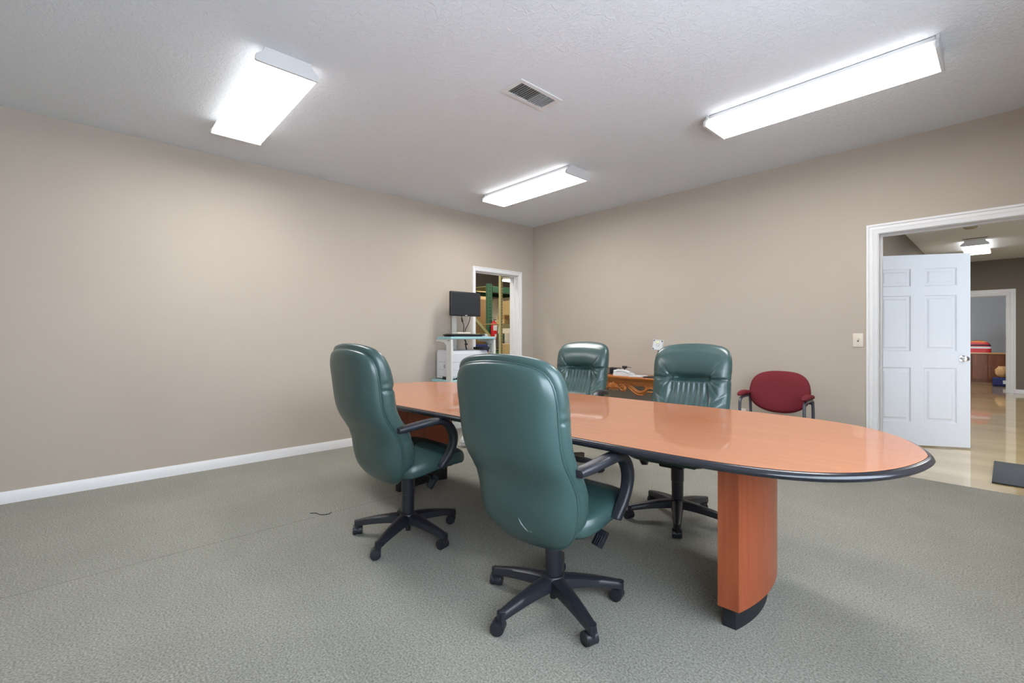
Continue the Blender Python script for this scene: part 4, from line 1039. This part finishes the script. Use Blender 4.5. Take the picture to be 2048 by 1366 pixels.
b = MB(); b.lathe([(0.022, 0.408), (0.026, 0.415), (0.026, 0.445), (0.015, 0.45)], 16); b.rbox(-0.02, 0.09, -0.012, 0.012, 0.445, 0.46, 0.003, 1); b.rbox(-0.02, 0.08, -0.012, 0.012, 0.475, 0.487, 0.003, 1, Matrix.Rotation(-0.1, 4, 'Y')); obj('valve_handle', b, 'chrome', t)
b = MB()
for z0, z1, a0, a1 in ((0.19, 0.31, -0.9, 0.5), (0.05, 0.11, -0.4, 0.2)):
    K = 8; vs = [(0.0712*math.cos(a0+(a1-a0)*i/K), 0.0712*math.sin(a0+(a1-a0)*i/K), z) for i in range(K+1) for z in (z0, z1)]
    b.add(vs, [(i*2, i*2+2, i*2+3, i*2+1) for i in range(K)])
obj('paper_label', b, 'white', t)
b = MB(); b.tube(catmull([(0.03, 0.0, 0.43), (0.06, 0.05, 0.42), (0.04, 0.085, 0.30), (0.02, 0.085, 0.12)], 6), 0.009, 8); obj('hose', b, 'black', t)
b = MB(); b.box(-0.085, -0.068, -0.02, 0.02, 0.02, 0.40); obj('wall_hook', b, 'ventdark', t)
# shallow bin and binder on a carton in the doorway
carton(-5.55, -5.15, 3.95, 4.45, 0, 0.93, 'carton', 'brown carton standing just inside the warehouse doorway under the binder')
t = thing('ring_binder', 'navy ring binder standing on a carton inside the warehouse doorway', 'binder', (-5.28, 4.27, 0.931), 0.5)
b = MB(); b.rbox(-0.11, 0.11, -0.018, 0.018, 0, 0.11, 0.004, 2); obj('cover', b, 'navy', t)
b = MB(); b.rbox(0.1095, 0.111, -0.012, 0.012, 0.08, 0.105, 0.0004, 1); obj('spine_label', b, 'white', t)
b = prof_prism([(-0.10, 0), (0.10, 0), (0.10, 0.05), (-0.04, 0.10), (-0.10, 0.10)], -0.05, 0.05); o = obj('magazine_file', b, 'stone'); o.location = (-5.27, 4.12, 0.931); o.rotation_euler = (0, 0, 0.9); tag(o, 'grey slanted magazine file beside the navy binder', 'file holder')
def strip_light(x, y, z, label):
    t = thing('strip_light', label, 'light', (x, y, z), 0, 'warehouse strip lights')
    b = MB(); b.rbox(-0.10, 0.10, -0.75, 0.75, 0.03, 0.09, 0.005, 1); obj('housing', b, 'whitemetal', t)
    b = MB(); b.rbox(-0.09, 0.09, -0.74, 0.74, 0.0, 0.03, 0.008, 2); obj('tube_cover', b, M['ware_lens'], t)
    b = MB()
    for y2 in (-0.6, 0.6): b.cyl((0, y2, 0.09), (0, y2, 4.2-z), 0.006, 6)
    obj('hanger_rod', b, 'ventdark', t)
M['ware_lens'] = emit('lit_strip_cover', (1.0, 0.95, 0.85), 22.0)
strip_light(-6.6, 6.6, 3.3, 'strip light hanging high in the warehouse before the rack')
strip_light(-9.0, 8.75, 2.62, 'strip light hanging low behind the top beam of the green rack')
strip_light(-9.2, 5.2, 3.6, 'strip light hanging high in the warehouse over brown cartons')
strip_light(-5.9, 3.4, 3.4, 'strip light hanging high in the warehouse inside the doorway')

# ------------------------------------------------------------------ hall contents
b = MB(); b.rbox(-0.087, 0.75, 5.25, 6.15, 0, 0.011, 0.004, 2); o = obj('door_mat', b, 'mat'); tag(o, 'charcoal rubber door mat on the polished tan hall floor', 'door mat')
CW = 16.45
t = thing('wooden_cabinet', 'dark wooden cabinet with arched door panels in the far room', 'cabinet', (-0.62, CW+0.23, 0), 0)
b = MB(); b.box(-0.58, 0.58, -0.22, 0.22, 0.07, 0.72); b.box(-0.55, 0.55, -0.18, 0.20, 0.0, 0.07); obj('body', b, 'walnut', t)
b = MB(); b.rbox(-0.62, 0.62, -0.25, 0.23, 0.72, 0.755, 0.006, 2); obj('top', b, 'walnuttop', t)
for q_ in range(4):
    x0 = -0.56+q_*0.282; b = MB(); b.rbox(x0, x0+0.272, -0.238, -0.22, 0.09, 0.70, 0.004, 1); d = obj('door', b, 'walnut', t)
    cx = x0+0.136
    arch = [(cx-0.09, 0.15)] + [(cx-0.09*math.cos(PI*i/12), 0.50+0.10*math.sin(PI*i/12)) for i in range(13)] + [(cx+0.09, 0.15)]
    b = prof_prism(arch, -0.247, -0.236); obj('arched_panel', b, 'walnut', d)
    b = MB(); b.lathe([(0.004, 0), (0.012, 0.012), (0.008, 0.02)], 10, Matrix.Translation((x0+(0.25 if q_ % 2 == 0 else 0.02), -0.238, 0.42)) @ Matrix.Rotation(PI/2, 4, 'X')); obj('knob', b, 'chrome', d)
t = thing('toy_case', 'red rounded plastic toy case with black, white and yellow bands on cabinet', 'toy case', (-0.52, CW+0.15, 0.755), 0)
def band(z0, z1, m, name, g_=0.0):
    b = MB(); K = 8
    def w(z): return 0.24*(1-0.28*(z/0.30)**3)+g_
    b.prism([(x*1, y) for x, y in rrect(2*w(z0), 0.26+g_, 0.05, 4)], z0, z0+0.0001) if False else None
    vs = []; R = []
    for i in range(K+1):
        z = z0+(z1-z0)*i/K; top_ = math.sqrt(max(0.02, 1-(max(0, z-0.2)/0.105)**2)); R.append([(x*top_*1.0, y*top_, z) for x, y in rrect(2*w(z), 0.26+g_, 0.05, 4)])
    k = len(R[0]); vs = [v for r in R for v in r]
    b.add(vs, [(i*k+q, i*k+(q+1) % k, (i+1)*k+(q+1) % k, (i+1)*k+q) for i in range(K) for q in range(k)] + [tuple(range(k)), tuple(K*k+q for q in range(k))]); return obj(name, b, m, t, 60)
band(0.0, 0.30, 'red', 'body'); band(0.10, 0.145, 'white', 'white_band', 0.004); band(0.165, 0.20, 'black', 'black_band', 0.004); band(0.262, 0.285, 'yellow', 'yellow_band', 0.004)
t = thing('tote_bag', 'navy bag with tan bundle on the floor at the far room door', 'bag', (-0.10, 15.65, 0), 0)
b = MB(); b.rbox(-0.15, 0.15, -0.12, 0.12, 0.0, 0.20, 0.03, 3); obj('bag_body', b, 'navy', t)
b = MB(); b.rbox(0.02, 0.10, -0.123, -0.118, 0.06, 0.14, 0.001, 1); obj('patch', b, 'white', t)
b = MB(); bm = bmesh.new(); bmesh.ops.create_icosphere(bm, subdivisions=3, radius=1)
for v in bm.verts:
    n_ = 1+0.12*math.sin(v.co.x*7+v.co.z*5)*math.cos(v.co.y*6); v.co = Vector((v.co.x*0.11*n_, v.co.y*0.10*n_, 0.30+v.co.z*0.13*n_))
b.bm(bm); o = obj('cloth_bundle', b, 'tan'); o.location = (-0.10, 15.65, 0.035); tag(o, 'tan cloth bundle sticking out of the navy bag', 'cloth')
# a thin dark thread lying on the carpet
b = MB(); b.tube(catmull([(-3.10, 1.07, 0.002), (-3.07, 1.10, 0.004), (-3.03, 1.11, 0.003), (-3.00, 1.15, 0.004), (-3.025, 1.18, 0.002)], 6), 0.0022, 6); o = obj('thread', b, 'black'); tag(o, 'curled dark thread lying on the carpet by the chair wheels', 'thread')
# bunched plastic behind the far pedestal
b = MB(); bm = bmesh.new(); bmesh.ops.create_icosphere(bm, subdivisions=3, radius=1); random.seed(3)
for v in bm.verts: v.co = Vector((v.co.x*0.05, v.co.y*0.05, 0.06+v.co.z*0.06))*1.0 + Vector((random.uniform(-1, 1), random.uniform(-1, 1), random.uniform(-.5, .5)))*0.006
b.bm(bm); o = obj('crumpled_wrapper', b, 'white', angle=10); o.location = (-3.86, 2.90, 0); tag(o, 'small crumpled white plastic wrapper on the carpet behind table pedestal', 'wrapper')

# ------------------------------------------------------------------ camera, sky, colour
cam = bpy.data.cameras.new('camera'); co = bpy.data.objects.new('camera', cam); COL.objects.link(co)
cam.sensor_width = 36; cam.sensor_fit = 'HORIZONTAL'; cam.lens = 918.343/2048*36
cam.shift_y = -(683-672.909)/2048; cam.clip_start = 0.02
co.location = (0, 0, 1.1578); co.rotation_euler = (PI/2, 0, math.radians(47.2086)); SC.camera = co
w = bpy.data.worlds.new('sky'); SC.world = w; w.use_nodes = True
bg = w.node_tree.nodes['Background']; bg.inputs['Color'].default_value = (0.76, 0.87, 1.0, 1); bg.inputs['Strength'].default_value = 3.8
vs_ = SC.view_settings; vs_.view_transform = 'Standard'; vs_.look = 'None'; vs_.gamma = 1; vs_.use_curve_mapping = False; vs_.exposure = 1.74
